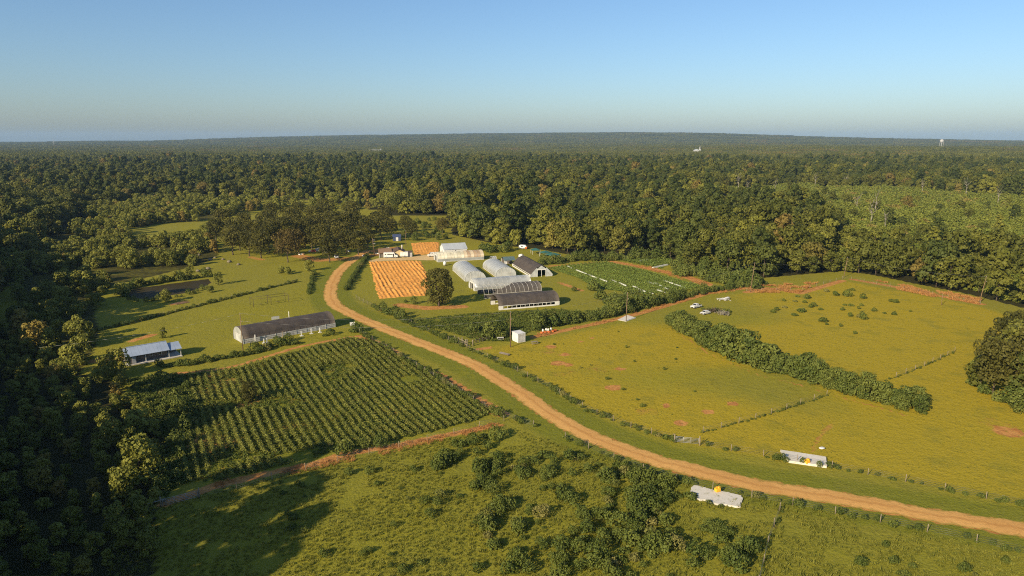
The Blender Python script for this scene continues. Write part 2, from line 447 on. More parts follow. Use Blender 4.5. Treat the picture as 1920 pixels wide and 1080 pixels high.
STRIPS = [  # soil tracks: outline, half width, strength
    (PP((305, 946), (400, 912), (520, 884), (600, 868), (650, 850), (730, 838), (930, 797)), 1.2, 0.85),
    (PP((655, 632), (560, 650), (450, 684), (400, 694), (310, 702)), 1.0, 0.75),
    (PP((672, 630), (700, 640), (745, 660)), 1.3, 0.8), (PP((790, 690), (830, 706), (885, 740), (942, 775)), 1.2, 0.95), (PP((915, 765), (940, 776)), 2.0, 0.9),
    (PP((1150, 491), (1230, 506), (1290, 520), (1330, 534)), 2.6, 0.9), (PP((1030, 499), (1080, 495), (1140, 490)), 1.3, 0.8),
    (PP((1000, 632), (1060, 619), (1140, 602), (1210, 585), (1330, 549), (1400, 540)), 1.5, 0.8),
    (PP((1280, 630), (1330, 664), (1420, 703), (1500, 722), (1560, 741), (1640, 762), (1700, 779)), 0.8, 0.55),
    (PP((1400, 548), (1440, 540), (1500, 550), (1580, 526)), 2.0, 0.7), (PP((1600, 524), (1690, 540), (1838, 570)), 2.2, 0.75),
    (PP((560, 480), (600, 488), (660, 484), (700, 478)), 5.0, 0.6), (PP((750, 572), (800, 578), (865, 575)), 2.8, 0.85), (PP((1050, 530), (1090, 545)), 1.8, 0.6),
    (PP((1520, 850), (1540, 815), (1560, 795)), 0.8, 0.55), (PP((180, 676), (230, 672)), 2.5, 0.75), (PP((245, 640), (285, 628)), 1.6, 0.75),
    (PP((225, 470), (250, 478)), 5, 0.6), (PP((470, 482), (490, 487)), 2.5, 0.6), (PP((455, 760), (475, 748)), 1.5, 0.8), (PP((240, 450), (330, 408)), 6, 0.35),
    (PP((320, 572), (352, 566)), 0.9, 0.8), (PP((895, 655), (918, 652)), 1.2, 0.8), (PP((715, 470), (735, 466)), 6, 0.7), (PP((1700, 412), (1712, 412)), 4, 0.8)]
SPOTS = [(1047, 681, 2.0), (1149, 727, 1.9), (1277, 793, 1.5), (1327, 772, 1.5), (1374, 757, 1.3), (1033, 650, 1.6), (1060, 665, 1.4), (1165, 692, 1.2), (1160, 691, 1.1), (1110, 634, 1.0), (1066, 684, 1.3), (1090, 640, 0.9), (1890, 810, 2.5), (1250, 760, 0.9)]

def forest_mask(x, y):
    wx_ = x + 70 * (vnoise(x, y, 55, 71) - .5); wy_ = y + 150 * (vnoise(x, y, 60, 72) - .5)
    m = in_poly(x, y, FOREST) & ~(in_poly(wx_, wy_, BRUSH) & in_poly(x, y, BRUSH_OUT)) & ~in_poly(x, y, GLADE)
    return m

def hill(x, y):
    x = np.asarray(x, float); y = np.asarray(y, float)
    r = np.hypot(x, y)
    h = sstep(1100, 3500, r) * (16 * (vnoise(x, y, 1500, 3) - 0.5) + 8 * (vnoise(x, y, 600, 4) - 0.5))
    h = h + sstep(3000, 9000, r) * (26 * (vnoise(x, y, 2600, 7) - 0.5) + 10 * (vnoise(x, y, 900, 9) - 0.5))
    h = h + 112 * sstep(4500, 8800, y) * np.exp(-(x / 3300.0) ** 2)
    h = h + 30 * sstep(4500, 8000, y) * np.exp(-((x - 2600) / 1500.0) ** 2)
    return h

# ------------------------------------------------------------------ ground
def build_ground():
    def axis(lo, hi, step, far_lo, far_hi):
        c = list(np.arange(lo, hi + 0.01, step)); s = step; v = hi
        while v < far_hi: s *= 1.16; s = min(s, 260); v += s; c.append(v)
        s = step; v = lo; b = []
        while v > far_lo: s *= 1.16; s = min(s, 260); v -= s; b.append(v)
        return np.array(b[::-1] + c)
    xs = axis(-190, 205, 1.35, -15000, 15000)
    ys = axis(82, 440, 1.35, -1500, 14500)
    X, Y = np.meshgrid(xs, ys)
    x, y = X.ravel(), Y.ravel()
    z = hill(x, y) + 0.25 * (vnoise(x, y, 22, 31) - 0.5) * sstep(6, 14, line_dist(x, y, ROAD[::6])) * 0
    inner = (np.abs(x) < 260) & (y > 60) & (y < 520)
    lush = np.zeros_like(x); dry = np.zeros_like(x); bare = np.zeros_like(x)
    ix, iy = x[inner], y[inner]
    def pm(poly, f):
        d = line_dist(ix, iy, poly, True)
        return np.where(in_poly(ix, iy, poly), sstep(-f, f, d), sstep(-f, f, -d))
    l = np.zeros_like(ix); dr = np.zeros_like(ix); b = np.zeros_like(ix)
    rd = line_dist(ix, iy, ROAD[::3])
    dr = np.maximum(dr, 0.95 * pm(PASTURE, 5) - 0.75 * sstep(.4, .8, vnoise(ix, iy, 34, 5)) * sstep(140, 60, ix))
    dr = np.maximum(dr, 0.22 * pm(LAWN, 3))
    l = np.maximum(l, 0.85 * (1 - sstep(6.0, 10.5, rd)))
    l = np.maximum(l, 0.95 * pm(CROP_L, 2)); l = np.maximum(l, pm(CROP_R, 2)); l = np.maximum(l, pm(CROP_S, 2))
    l = np.maximum(l, 0.45 * pm(LOWER, 4)); l = np.maximum(l, 0.9 * pm(WEEDS, 3))
    dr = dr * (1 - l)
    b = np.maximum(b, 0.62 * pm(CROP_L, 1.5) * (0.62 + 0.55 * (1 - sstep(0, 45, ix + 85 - (iy - 110) * -0.35))))
    for pl, w, s in STRIPS:
        d = line_dist(ix, iy, pl)
        b = np.maximum(b, s * (1 - sstep(w * 0.6, w * 1.5, d)))
    for sx, sy, w in SPOTS:
        cx, cy = P(sx, sy)
        b = np.maximum(b, 0.98 * (1 - sstep(w * 0.5, w * 1.7, np.hypot(ix - cx, (iy - cy)))))
    for sx, sy, w, k in ((1060, 702, 6, .40), (1040, 662, 6, .42), (1212, 772, 5, .44), (1005, 690, 5, .38), (1125, 690, 6, .38), (1180, 716, 5, .36), (1085, 650, 5, .36), (1290, 760, 5, .34), (1880, 800, 8, .42), (1440, 640, 7, .3)):
        cx, cy = P(sx, sy); b = np.maximum(b, k * (1 - sstep(w * .3, w * 1.6, np.hypot(ix - cx, iy - cy))))
    b = np.maximum(b, 0.8 * (1 - sstep(2.0, 3.4, rd)))
    pd = line_dist(ix, iy, POND, True)
    b = np.maximum(b, 0.45 * (1 - sstep(0, 2.0, pd)))
    lush[inner], dry[inner], bare[inner] = l, dr, b
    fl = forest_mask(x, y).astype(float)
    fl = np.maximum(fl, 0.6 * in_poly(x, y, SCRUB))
    fl = np.maximum(fl, 0.25 * in_poly(x, y, BRUSH)); fl = np.maximum(fl, 0.85 * in_poly(x, y, DEEP))  # ground colour in DEEP is darkened to paint in the strip's heavy shade
    ny, nx = X.shape
    i = np.arange(nx * ny).reshape(ny, nx)
    F = np.stack([i[:-1, :-1], i[:-1, 1:], i[1:, 1:], i[1:, :-1]], -1).reshape(-1, 4)
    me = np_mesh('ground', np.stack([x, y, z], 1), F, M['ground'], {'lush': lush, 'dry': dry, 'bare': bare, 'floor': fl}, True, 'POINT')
    tag(link('ground', me), kind='structure')
build_ground()

def sheet(name, outline, mat, z, jit=0.25, step=0.7, seed=1, kind='structure'):
    o = resample(np.vstack([outline, outline[:1]]), step)[:-1]
    n = np.roll(o, -1, 0) - np.roll(o, 1, 0)
    n = np.stack([n[:, 1], -n[:, 0]], 1); n /= np.linalg.norm(n, axis=1)[:, None] + 1e-9
    k = (vnoise(o[:, 0], o[:, 1], 1.6, seed) - 0.5) * 2 * jit
    o = o + n * k[:, None]
    mb = MB(); mb.poly([(a, b, z) for a, b in o])
    ob = mb.build(name, mat)
    if kind: ob['kind'] = kind
    return ob

# road ribbon
def build_road():
    r = resample(ROAD, 0.6); t = np.gradient(r, axis=0); t /= np.linalg.norm(t, axis=1)[:, None]
    n = np.stack([-t[:, 1], t[:, 0]], 1)
    s = np.arange(len(r))
    V, A = [], []
    K = 9
    wl = 2.45 + 0.9 * (vnoise(s, s * 0, 5, 11) - 0.5) + 0.7 * (vnoise(s, s * 0, 1.7, 12) - 0.5)
    wr = 2.45 + 0.9 * (vnoise(s, s * 0, 5, 13) - 0.5) + 0.7 * (vnoise(s, s * 0, 1.7, 14) - 0.5)
    for k in range(K):
        a = k / (K - 1)
        off = -wr + (wr + wl) * a
        zz = 0.04 + 0.05 * math.sin(a * math.pi)
        V.append(np.column_stack([r + n * off[:, None], np.full(len(r), zz)])); A.append(np.full(len(r), a))
    V = np.stack(V, 1).reshape(-1, 3); A = np.stack(A, 1).ravel()
    i = np.arange(len(r) * K).reshape(len(r), K)
    F = np.stack([i[:-1, :-1], i[1:, :-1], i[1:, 1:], i[:-1, 1:]], -1).reshape(-1, 4)
    tag(link('dirt_road', np_mesh('dirt_road', V, F, M['road'], {'across': A}, True, 'POINT')), kind='structure')
build_road()
sheet('driveway', PP((690, 489), (712, 484), (760, 483), (806, 477), (830, 480), (815, 488), (770, 488), (720, 489), (700, 492)), M['drive'], 0.05, 0.3)
sheet('pond', POND, M['water'], 0.05, 0.4)

def tilled(name, quad, ang, spacing, amp, seed):
    q = np.array(quad); c = q.mean(0)
    d = np.array([math.cos(R(ang)), math.sin(R(ang))]); e = np.array([-d[1], d[0]])
    u = (q - c) @ d; v = (q - c) @ e
    us = np.arange(u.min(), u.max(), 0.45); vs = np.arange(v.min(), v.max(), 0.22)
    U, Vv = np.meshgrid(us, vs); 
    wob = 0.5 * (vnoise(U, U * 0, 14, seed) - 0.5) + 0.25 * (vnoise(U, Vv, 6, seed + 1) - 0.5)
    x = c[0] + U * d[0] + (Vv + wob) * e[0]; y = c[1] + U * d[1] + (Vv + wob) * e[1]
    ph = 2 * math.pi * Vv / spacing
    a = 0.25 + 1.0 * vnoise(np.floor(Vv / spacing) * 7.3, Vv * 0, 1, seed + 5)
    z = 0.03 + amp * a * (0.45 + 0.9 * vnoise(U, Vv, 5, seed + 8)) * (0.5 + 0.5 * np.sin(ph + 1.2 * (vnoise(U, Vv, 9, seed + 7) - .5))) ** 1.2 + 0.34 * (vnoise(x, y, 0.9, seed + 2) - 0.4) + 0.16 * (vnoise(x, y, 0.4, seed + 3) - 0.5)
    ed = line_dist(x, y, q, True); ins = in_poly(x, y, q)
    ed = np.where(ins, ed, -ed) + 1.2 * (vnoise(x, y, 1.5, seed + 4) - 0.5)
    z = np.where(ed > 0, np.maximum(z, 0.03) * np.clip(ed / 0.8, 0.15, 1) + 0.02, -0.05)
    ny, nx = U.shape
    i = np.arange(nx * ny).reshape(ny, nx)
    F = np.stack([i[:-1, :-1], i[:-1, 1:], i[1:, 1:], i[1:, :-1]], -1).reshape(-1, 4)
    keep = (ed.ravel()[F] > -0.2).any(1)
    me = np_mesh(name, np.stack([x.ravel(), y.ravel(), z.ravel()], 1), F[keep], M['tilled'], None, True)
    tag(link(name, me), kind='structure')
a0 = np.array(P(728, 501)); a1 = np.array(P(758, 544)); dd = a1 - a0
tilled('tilled_field', PP((692, 491), (740, 489), (788, 489), (800, 512), (806, 535), (798, 554), (750, 557), (711, 561), (702, 528)), math.degrees(math.atan2(dd[1], dd[0])), 1.75, 0.36, 41)
tilled('tilled_field', PP((770, 456), (800, 454), (824, 454), (822, 474), (800, 477), (776, 479)), 100, 1.6, 0.12, 61)

# ------------------------------------------------------------------ foliage prototypes
def leaf_cloud(rng, lobes, n, size, jit=0.55, low=-0.55, aspect=0.8):
    L = np.array(lobes, float)
    w = L[:, 3] * L[:, 4] + L[:, 4] * L[:, 5]; w /= w.sum()
    k = rng.choice(len(L), n * 2, p=w)
    d = rng.normal(size=(n * 2, 3)); d /= np.linalg.norm(d, axis=1)[:, None]
    ok = d[:, 2] > low
    k, d = k[ok], d[ok]
    r = 0.74 + 0.34 * rng.random(len(k)) ** 0.8
    p = L[k, :3] + d * L[k, 3:6] * r[:, None]
    inside = np.zeros(len(p), bool)
    for j in range(len(L)):
        q = (p - L[j, :3]) / L[j, 3:6]
        inside |= ((q ** 2).sum(1) < 0.45) & (k != j)
    p, d, k = p[~inside][:n], d[~inside][:n], k[~inside][:n]
    nrm = d / L[k, 3:6]; nrm /= np.linalg.norm(nrm, axis=1)[:, None]
    nrm = nrm + jit * rng.normal(size=nrm.shape); nrm /= np.linalg.norm(nrm, axis=1)[:, None]
    t = np.cross(nrm, rng.normal(size=nrm.shape)); t /= np.linalg.norm(t, axis=1)[:, None] + 1e-9
    b = np.cross(nrm, t)
    s = size * (0.6 + 0.8 * rng.random(len(p)))[:, None] * 0.5
    a = aspect * (0.7 + 0.6 * rng.random(len(p)))[:, None]
    V = np.stack([p - t * s - b * s * a * 0.6, p + t * s * 0.5 - b * s * a, p + t * s + b * s * a * 0.7, p - t * s * 0.4 + b * s * a], 1).reshape(-1, 3)
    lt = rng.random(len(L))
    tone = np.clip(0.55 * lt[k] + 0.45 * rng.random(len(p)), 0, 1)
    V[:, 2] = np.maximum(V[:, 2], 0.02)
    return V, np.arange(len(V)).reshape(-1, 4), tone

def crown_lobes(rng, h, base, rad, n, top_pow=1.0, lobe=0.42):
    """lobes fill an egg shaped envelope from height base to h"""
    L = []
    for i in range(n):
        t = (i + 0.5) / n
        z = base + (h - base) * (t ** 0.9)
        env = rad * math.sqrt(max(0.05, 1 - ((t - 0.38) / (0.66 if t > 0.38 else 0.62)) ** 2)) 
        a = i * 2.399 + rng.random() * 0.8
        rr = env * (0.35 + 0.5 * rng.random()) if i < n - 1 else 0
        lr = rad * lobe * (0.75 + 0.5 * rng.random())
        L.append((rr * math.cos(a), rr * math.sin(a), min(z, h - lr * 0.75), lr, lr, lr * 0.85))
    return L

def crown(name, seed, h, base, rad, n, faces, leaf, mat, lobe=0.42, jit=0.55):
    rng = np.random.default_rng(seed)
    V, F, t = leaf_cloud(rng, crown_lobes(rng, h, base, rad, n, lobe=lobe), faces, leaf, jit)
    return np_mesh(name, V, F, mat, {'tone': t})

def trunk(name, seed, h, r, limbs, spread, mat=None):
    rng = random.Random(seed); mb = MB()
    pts = [Vector((0, 0, -0.1))]; k = 4
    for i in range(1, k + 1):
        pts.append(Vector((rng.uniform(-.12, .12) * h * .25, rng.uniform(-.12, .12) * h * .25, h * i / k)))
    for i in range(k):
        mb.tube(pts[i], pts[i + 1], r * (1 - 0.18 * i), r * (1 - 0.18 * (i + 1)), 7)
    for i in range(limbs):
        a = i * 2.4 + rng.random(); j = rng.choice([2, 3, 3]); z0 = pts[j].lerp(pts[j + 1 if j < k else k], rng.random())
        e = z0 + Vector((math.cos(a) * spread * rng.uniform(.5, 1), math.sin(a) * spread * rng.uniform(.5, 1), h * rng.uniform(.25, .5)))
        m = z0.lerp(e, .5) + Vector((0, 0, -0.06 * h))
        mb.tube(z0, m, r * .4, r * .26, 5); mb.tube(m, e, r * .26, r * .08, 5)
    return mb.mesh(name, mat or M['bark'])

def bush_mesh(name, seed, h, rad, n, faces, leaf, mat, jit=0.6):
    rng = np.random.default_rng(seed)
    L = []
    for i in range(n):
        a = i * 2.399; rr = rad * 0.72 * math.sqrt((i + 0.2) / n)
        lr = rad * (0.38 + 0.25 * rng.random())
        hz = h * (0.75 + 0.35 * rng.random()) * (1 - 0.45 * (rr / rad) ** 2)
        L.append((rr * math.cos(a), rr * math.sin(a), max(hz * 0.48, hz - lr), lr, lr, max(0.25 * h, hz * 0.52)))
    V, F, t = leaf_cloud(rng, L, faces, leaf, jit, low=-0.75)
    return np_mesh(name, V, F, mat, {'tone': t})

def blade_mesh(name, seed, n, h, rad, w, mat):
    rng = np.random.default_rng(seed)
    a = rng.random(n) * 6.283; r = rad * np.sqrt(rng.random(n)); hh = h * (0.5 + 0.7 * rng.random(n))
    p = np.stack([r * np.cos(a), r * np.sin(a), np.zeros(n)], 1)
    lean = rng.normal(size=(n, 2)) * 0.45
    tip = p + np.stack([lean[:, 0] * hh, lean[:, 1] * hh, hh], 1)
    b = rng.random(n) * 6.283
    t = np.stack([np.cos(b), np.sin(b), np.zeros(n)], 1) * (w * (0.6 + 0.8 * rng.random(n)))[:, None]
    mid = (p + tip) / 2
    V = np.stack([p - t * 0.4, mid - t, tip, mid + t], 1).reshape(-1, 3)
    return np_mesh(name, V, np.arange(4 * n).reshape(-1, 4), mat, {'tone': rng.random(n)})

rnd = random.Random(7)
nrg = np.random.default_rng(77)
PROTO = {
    'forest': [crown('forest_crown', 100 + i, h, b, r, n, 1750, 0.78, M['forest'], lb, 0.40) for i, (h, b, r, n, lb) in enumerate(
        [(14, 2.5, 5.0, 14, .44), (16, 3.0, 6.0, 17, .40), (12, 1.5, 4.8, 12, .46), (18, 4, 4.6, 15, .44), (13, 2, 6.4, 17, .38), (16.5, 2.5, 3.9, 13, .50), (10, 1.2, 4.6, 11, .46)])],
    'oak': [crown('oak_crown', 200 + i, h, b, r, n, 2600, 0.55, M['oak'], lb, 0.65) for i, (h, b, r, n, lb) in enumerate(
        [(14.5, 4.2, 6.2, 20, .36), (15.5, 4.6, 6.8, 22, .34), (13.5, 3.6, 5.6, 18, .38), (16, 5.2, 6.0, 19, .37)])],
    'willow': [crown('willow_crown', 300 + i, h, b, r, n, 1100, 0.46, M['willow'], lb, 0.40) for i, (h, b, r, n, lb) in enumerate(
        [(6.5, .5, 2.7, 11, .46), (8, .6, 3.0, 13, .44), (5, .3, 2.6, 9, .48), (7, .5, 2.2, 11, .5)])],
    'bush': [bush_mesh('hedge_bush', 400 + i, h, r, n, f, .34, M['hedge']) for i, (h, r, n, f) in enumerate(
        [(3.0, 1.9, 8, 620), (2.4, 1.7, 7, 520), (3.8, 2.1, 9, 760), (1.8, 1.5, 6, 420)])],
    'shrub': [bush_mesh('field_shrub', 500 + i, h, r, n, f, .19, M['shrub']) for i, (h, r, n, f) in enumerate(
        [(1.3, 1.0, 7, 420), (1.0, .9, 6, 340), (1.7, 1.2, 8, 520), (.8, .8, 5, 260), (1.5, .8, 6, 340)])],
    'tall_hedge': [crown('tall_hedge_crown', 600 + i, h, .1, r, n, 1500, .42, M['hedge'], .42) for i, (h, r, n) in enumerate([(6.2, 3.0, 14), (5.4, 2.8, 12), (7.0, 3.1, 15)])],
}
PROTO['forest'] += [crown('forest_crown', 140 + i, h, b, r, n, 1600, 0.74, M[m], lb, 0.40) for i, (h, b, r, n, lb, m) in enumerate(
    [(12, 1.2, 4.2, 12, .46, 'forest_light'), (15, 2, 3.4, 13, .50, 'forest_light'), (9.5, .8, 4.0, 10, .48, 'forest_light'), (17, 2.5, 4.4, 18, .38, 'forest_dark'), (20, 4, 3.6, 16, .44, 'forest_dark'), (13, 1.5, 5.2, 13, .44, 'forest_dark')])]
PROTO['lone_oak'] = [crown('oak_crown', 260, 14.6, .9, 5.7, 26, 5200, 0.50, M['oak'], .36, .6)]
PROTO['trunk'] = [trunk('trunk', 700 + i, h, r, l, s) for i, (h, r, l, s) in enumerate([(6.5, .38, 6, 3.2), (7.5, .42, 7, 3.6), (6, .33, 5, 2.8)])]
PROTO['thin_trunk'] = [trunk('thin_trunk', 750 + i, h, r, l, s) for i, (h, r, l, s) in enumerate([(9, .24, 5, 2.2), (8, .22, 4, 2.0)])]
PROTO['stem'] = [trunk('stem', 770, 3.2, .12, 4, 1.2)]

def tree(kind, loc, label, cat='tree', group=None, sc=1.0, trunks='trunk', name=None, idx=None, sz=None):
    rz = rnd.uniform(0, 6.28)
    t = thing(name or kind + '_tree', label, cat, (loc[0], loc[1], 0), rz, group)
    s = sc * rnd.uniform(0.9, 1.1)
    t.scale = (s, s, (sz or 1.0) * s)
    i = rnd.randrange(len(PROTO[kind])) if idx is None else idx
    link('trunk', rnd.choice(PROTO[trunks]), t)
    link('crown', PROTO[kind][i], t)
    return t

def bush(kind, loc, label, cat='bush', group=None, sc=1.0, name=None, idx=None, zs=1.0):
    i = rnd.randrange(len(PROTO[kind])) if idx is None else idx
    o = link(name or {'shrub': 'shrub', 'bush': 'bush'}.get(kind, 'bush'), PROTO[kind][i], None, (loc[0], loc[1], 0), rnd.uniform(0, 6.28))
    s = sc * rnd.uniform(0.85, 1.15)
    o.scale = (s, s, s * zs)
    return tag(o, label, cat, group)

def instancer(name, pts, protos, scl, rot, idx, label=None, group=None):
    """one stuff object: a cloud of points that carries copies of the prototypes"""
    me = bpy.data.meshes.new(name)
    me.vertices.add(len(pts)); me.vertices.foreach_set('co', np.asarray(pts, np.float32).ravel())
    me.attributes.new('rot', 'FLOAT', 'POINT').data.foreach_set('value', np.asarray(rot, np.float32))
    me.attributes.new('idx', 'INT', 'POINT').data.foreach_set('value', np.asarray(idx, np.int32))
    me.attributes.new('scl', 'FLOAT_VECTOR', 'POINT').data.foreach_set('vector', np.asarray(scl, np.float32).ravel())
    me.update()
    ng = bpy.data.node_groups.new(name + '_spread', 'GeometryNodeTree')
    ng.interface.new_socket('Geometry', in_out='INPUT', socket_type='NodeSocketGeometry')
    ng.interface.new_socket('Geometry', in_out='OUTPUT', socket_type='NodeSocketGeometry')
    gi = ng.nodes.new('NodeGroupInput'); go = ng.nodes.new('NodeGroupOutput')
    jo = ng.nodes.new('GeometryNodeJoinGeometry')
    for me_p in protos:
        src = bpy.data.objects.new(me_p.name + '_source', me_p)
        oi = ng.nodes.new('GeometryNodeObjectInfo'); oi.transform_space = 'ORIGINAL'
        oi.inputs['Object'].default_value = src; oi.inputs['As Instance'].default_value = True
        ng.links.new(oi.outputs['Geometry'], jo.inputs[0])
    ip = ng.nodes.new('GeometryNodeInstanceOnPoints')
    ip.inputs['Pick Instance'].default_value = True
    def na(n, t):
        a = ng.nodes.new('GeometryNodeInputNamedAttribute'); a.data_type = t; a.inputs['Name'].default_value = n
        return a.outputs['Attribute']
    cx = ng.nodes.new('ShaderNodeCombineXYZ')
    ng.links.new(na('rot', 'FLOAT'), cx.inputs[2])
    ng.links.new(gi.outputs[0], ip.inputs['Points']); ng.links.new(jo.outputs[0], ip.inputs['Instance'])
    ng.links.new(na('idx', 'INT'), ip.inputs['Instance Index'])
    ng.links.new(cx.outputs[0], ip.inputs['Rotation']); ng.links.new(na('scl', 'FLOAT_VECTOR'), ip.inputs['Scale'])
    ng.links.new(ip.outputs[0], go.inputs[0])
    o = link(name, me)
    o.modifiers.new('spread', 'NODES').node_group = ng
    return tag(o, label, None, group, 'stuff')

def jitter_grid(x0, x1, y0, y1, s, rng):
    X, Y = np.meshgrid(np.arange(x0, x1, s), np.arange(y0, y1, s))
    X = X + (np.arange(X.shape[0])[:, None] % 2) * s * 0.5
    return (X + rng.uniform(-.42, .42, X.shape) * s).ravel(), (Y + rng.uniform(-.42, .42, Y.shape) * s).ravel()

# ------------------------------------------------------------------ woodland
def place_woods():
    rng = np.random.default_rng(5)
    # near woodland, tree by tree
    xs, ys = jitter_grid(-1450, 1450, 120, 1900, 7.6, rng)
    px, py, d = proj(xs, ys, 8.0)
    keep = (d > 60) & (np.abs(px - 960) < 1180) & forest_mask(xs, ys) & (np.hypot(xs, ys) < 1850)
    xs, ys = xs[keep], ys[keep]
    scrub = in_poly(xs, ys, SCRUB)
    young = in_poly(xs, ys, YOUNG)
    thin = (rng.random(len(xs)) < np.where(np.hypot(xs, ys) > 900, 0.82, 0.92)) & ((vnoise(xs, ys, 26, 88) > 0.14) | (np.hypot(xs, ys) < 380))
    road_clear = line_dist(xs, ys, ROAD[::6]) > 7
    edge = line_dist(xs, ys, FOREST[3:40])
    grove = in_poly(xs, ys, PP((380, 372), (735, 372), (745, 415), (760, 470), (700, 500), (560, 510), (400, 490)))
    keep = thin & ~scrub & road_clear & ~grove & ~(young & (vnoise(xs, ys, 20, 95) < .42))
    xs, ys, young, edge = xs[keep], ys[keep], young[keep], edge[keep]
    z = hill(xs, ys)
    px, py, d = proj(xs, ys, z + 10)
    big = 0.66 + 0.62 * rng.random(len(xs)) ** 1.4 + 0.55 * (vnoise(xs, ys, 60, 21) - 0.4)
    big = np.where(young, big * np.where(vnoise(xs, ys, 24, 93) > .58, .85, 0.46), big)
    st = vnoise(xs, ys, 75, 61) + 0.45 * (rng.random(len(xs)) - .5)
    kinds = np.where(st > .72, 7 + rng.integers(0, 3, len(xs)), np.where(st < .27, 10 + rng.integers(0, 3, len(xs)), rng.integers(0, 7, len(xs))))
    order = np.argsort(d)
    inview = (px > -30) & (px < 1950) & (py > 0) & (py < 1100)
    near = [i for i in order if inview[i]][:290]
    rest = np.setdiff1d(np.arange(len(xs)), near)
    for i in near:
        k = int(kinds[i])
        side = 'dark broadleaf tree in the shaded wood at the left edge' if px[i] < 300 else (
            'broadleaf tree at the wood edge behind the grey barn' if 840 < px[i] < 960 else 'broadleaf tree of the wood between the barn and the glade' if px[i] <= 840 else
            'tall broadleaf tree behind the back of the vegetable field' if 1080 < px[i] < 1255 else 'tall broadleaf tree right of the vegetable field' if 1255 <= px[i] < 1400 else 'tall broadleaf tree behind the red grass' if 1400 <= px[i] < 1580 else
            'low olive-green tree in the young wood behind the right pasture fence' if young[i] else (
            'tall olive-green broadleaf tree at the wood edge behind the green canopies' if px[i] < 1260 else
            'tall olive-green broadleaf tree at the wood edge behind the right pasture'))
        t = thing('woodland_tree', side, 'tree', (xs[i], ys[i], z[i]), rnd.uniform(0, 6.28), side.replace('tree', 'trees', 1))
        t.scale = (big[i], big[i], big[i] * rnd.uniform(.9, 1.12))
        link('crown', PROTO['forest'][k], t); link('trunk', rnd.choice(PROTO['thin_trunk']), t)
    s = big[rest]
    instancer('woodland', np.stack([xs, ys, z - 0.3], 1)[rest], PROTO['forest'],
              np.stack([s, s, s * rng.uniform(.88, 1.12, len(s))], 1), rng.uniform(0, 6.28, len(s)), kinds[rest],
              'olive-green woodland that stretches from the farm to the hills')
    # far woodland in patches
    def patch(seed, n):
        r = np.random.default_rng(seed); L = []
        gx, gy = jitter_grid(-30, 30, -30, 30, 9.5, r)
        for a, b in zip(gx, gy):
            q = r.uniform(3.8, 6.2); L.append((a, b, r.uniform(6, 11), q, q, q * 0.95))
        V, F, t = leaf_cloud(r, L, n, 1.7, 0.5, low=-0.3)
        return np_mesh('canopy_patch', V, F, M['forest'], {'tone': t})
    pats = [patch(900 + i, 3400) for i in range(3)]
    pts, sc = [], []
    r = 1790.0
    while r < 13500:
        s = max(40.0, r / 62.0)
        n = int(r * 1.42 / s)
        a = (np.arange(n) + rng.random(n) * 0.5) / n * 1.42 - 0.71
        rr = r + rng.uniform(-.3, .3, n) * s
        pts.append(np.stack([rr * np.sin(a), rr * np.cos(a)], 1)); sc.append(np.full(n, s / 45.0))
        r += s * 0.85
    pts = np.concatenate(pts); sc = np.concatenate(sc)
    z = hill(pts[:, 0], pts[:, 1])
    n = len(sc)
    instancer('far_woodland', np.column_stack([pts, z - 0.5]), pats,
              np.stack([sc, sc, 0.75 + 0.6 * rng.random(n)], 1), rng.uniform(0, 6.28, n), rng.integers(0, 3, n),
              'distant woodland that fades into the hills on the skyline')
    # tall wood on the left, from the frame's edge outward: it shades the dark lower left
    xs, ys = jitter_grid(-330, -60, -5, 330, 8.0, rng)
    px, py, d = proj(xs, ys, 0)
    lim = -0.727 * np.maximum(ys * math.cos(PITCH) + 60 * math.sin(PITCH), 40) - 5
    keep = (xs < lim) & (xs > lim - 75)
    keep |= (ys < 66) & (ys > 10) & (xs < -64 - 0.15 * (66 - ys)) & (xs > -130)
    xs, ys = xs[keep], ys[keep]; n = len(xs)
    hx, hy = P(285, 672); reach = np.full(n, 66.0)      # how far a crown's shadow may run before it meets sunlit ground
    for t in np.linspace(66, 0, 34):
        qx, qy = xs + t * math.cos(R(SHADOW_ANG)), ys + t * math.sin(R(SHADOW_ANG))
        qpx, qpy, qd = proj(qx, qy)
        hit = in_poly(qx, qy, LAWN) | (np.hypot(qx - hx, qy - hy) < 12) | (in_poly(qx, qy, CROP_L) & (qpx > 375)) | (in_poly(qx, qy, LOWER) & (qpx > 540)) | ((qpy < 545) & (qpx > 150) & (qpy > 380))
        reach[hit] = t
    s = np.minimum(rng.uniform(1.5, 1.95, n), reach * math.tan(R(SUN_EL)) / 18.0)
    ok = s > 0.35
    xs, ys, s = xs[ok], ys[ok], s[ok]; n = len(s)
    instancer('tall_shade_wood', np.stack([xs, ys, 0 * xs], 1), PROTO['forest'], np.stack([s * .9, s * .9, s], 1),
              rng.uniform(0, 6.28, n), rng.integers(0, 7, n), 'tall dark wood along the left edge of the fields')
place_woods()

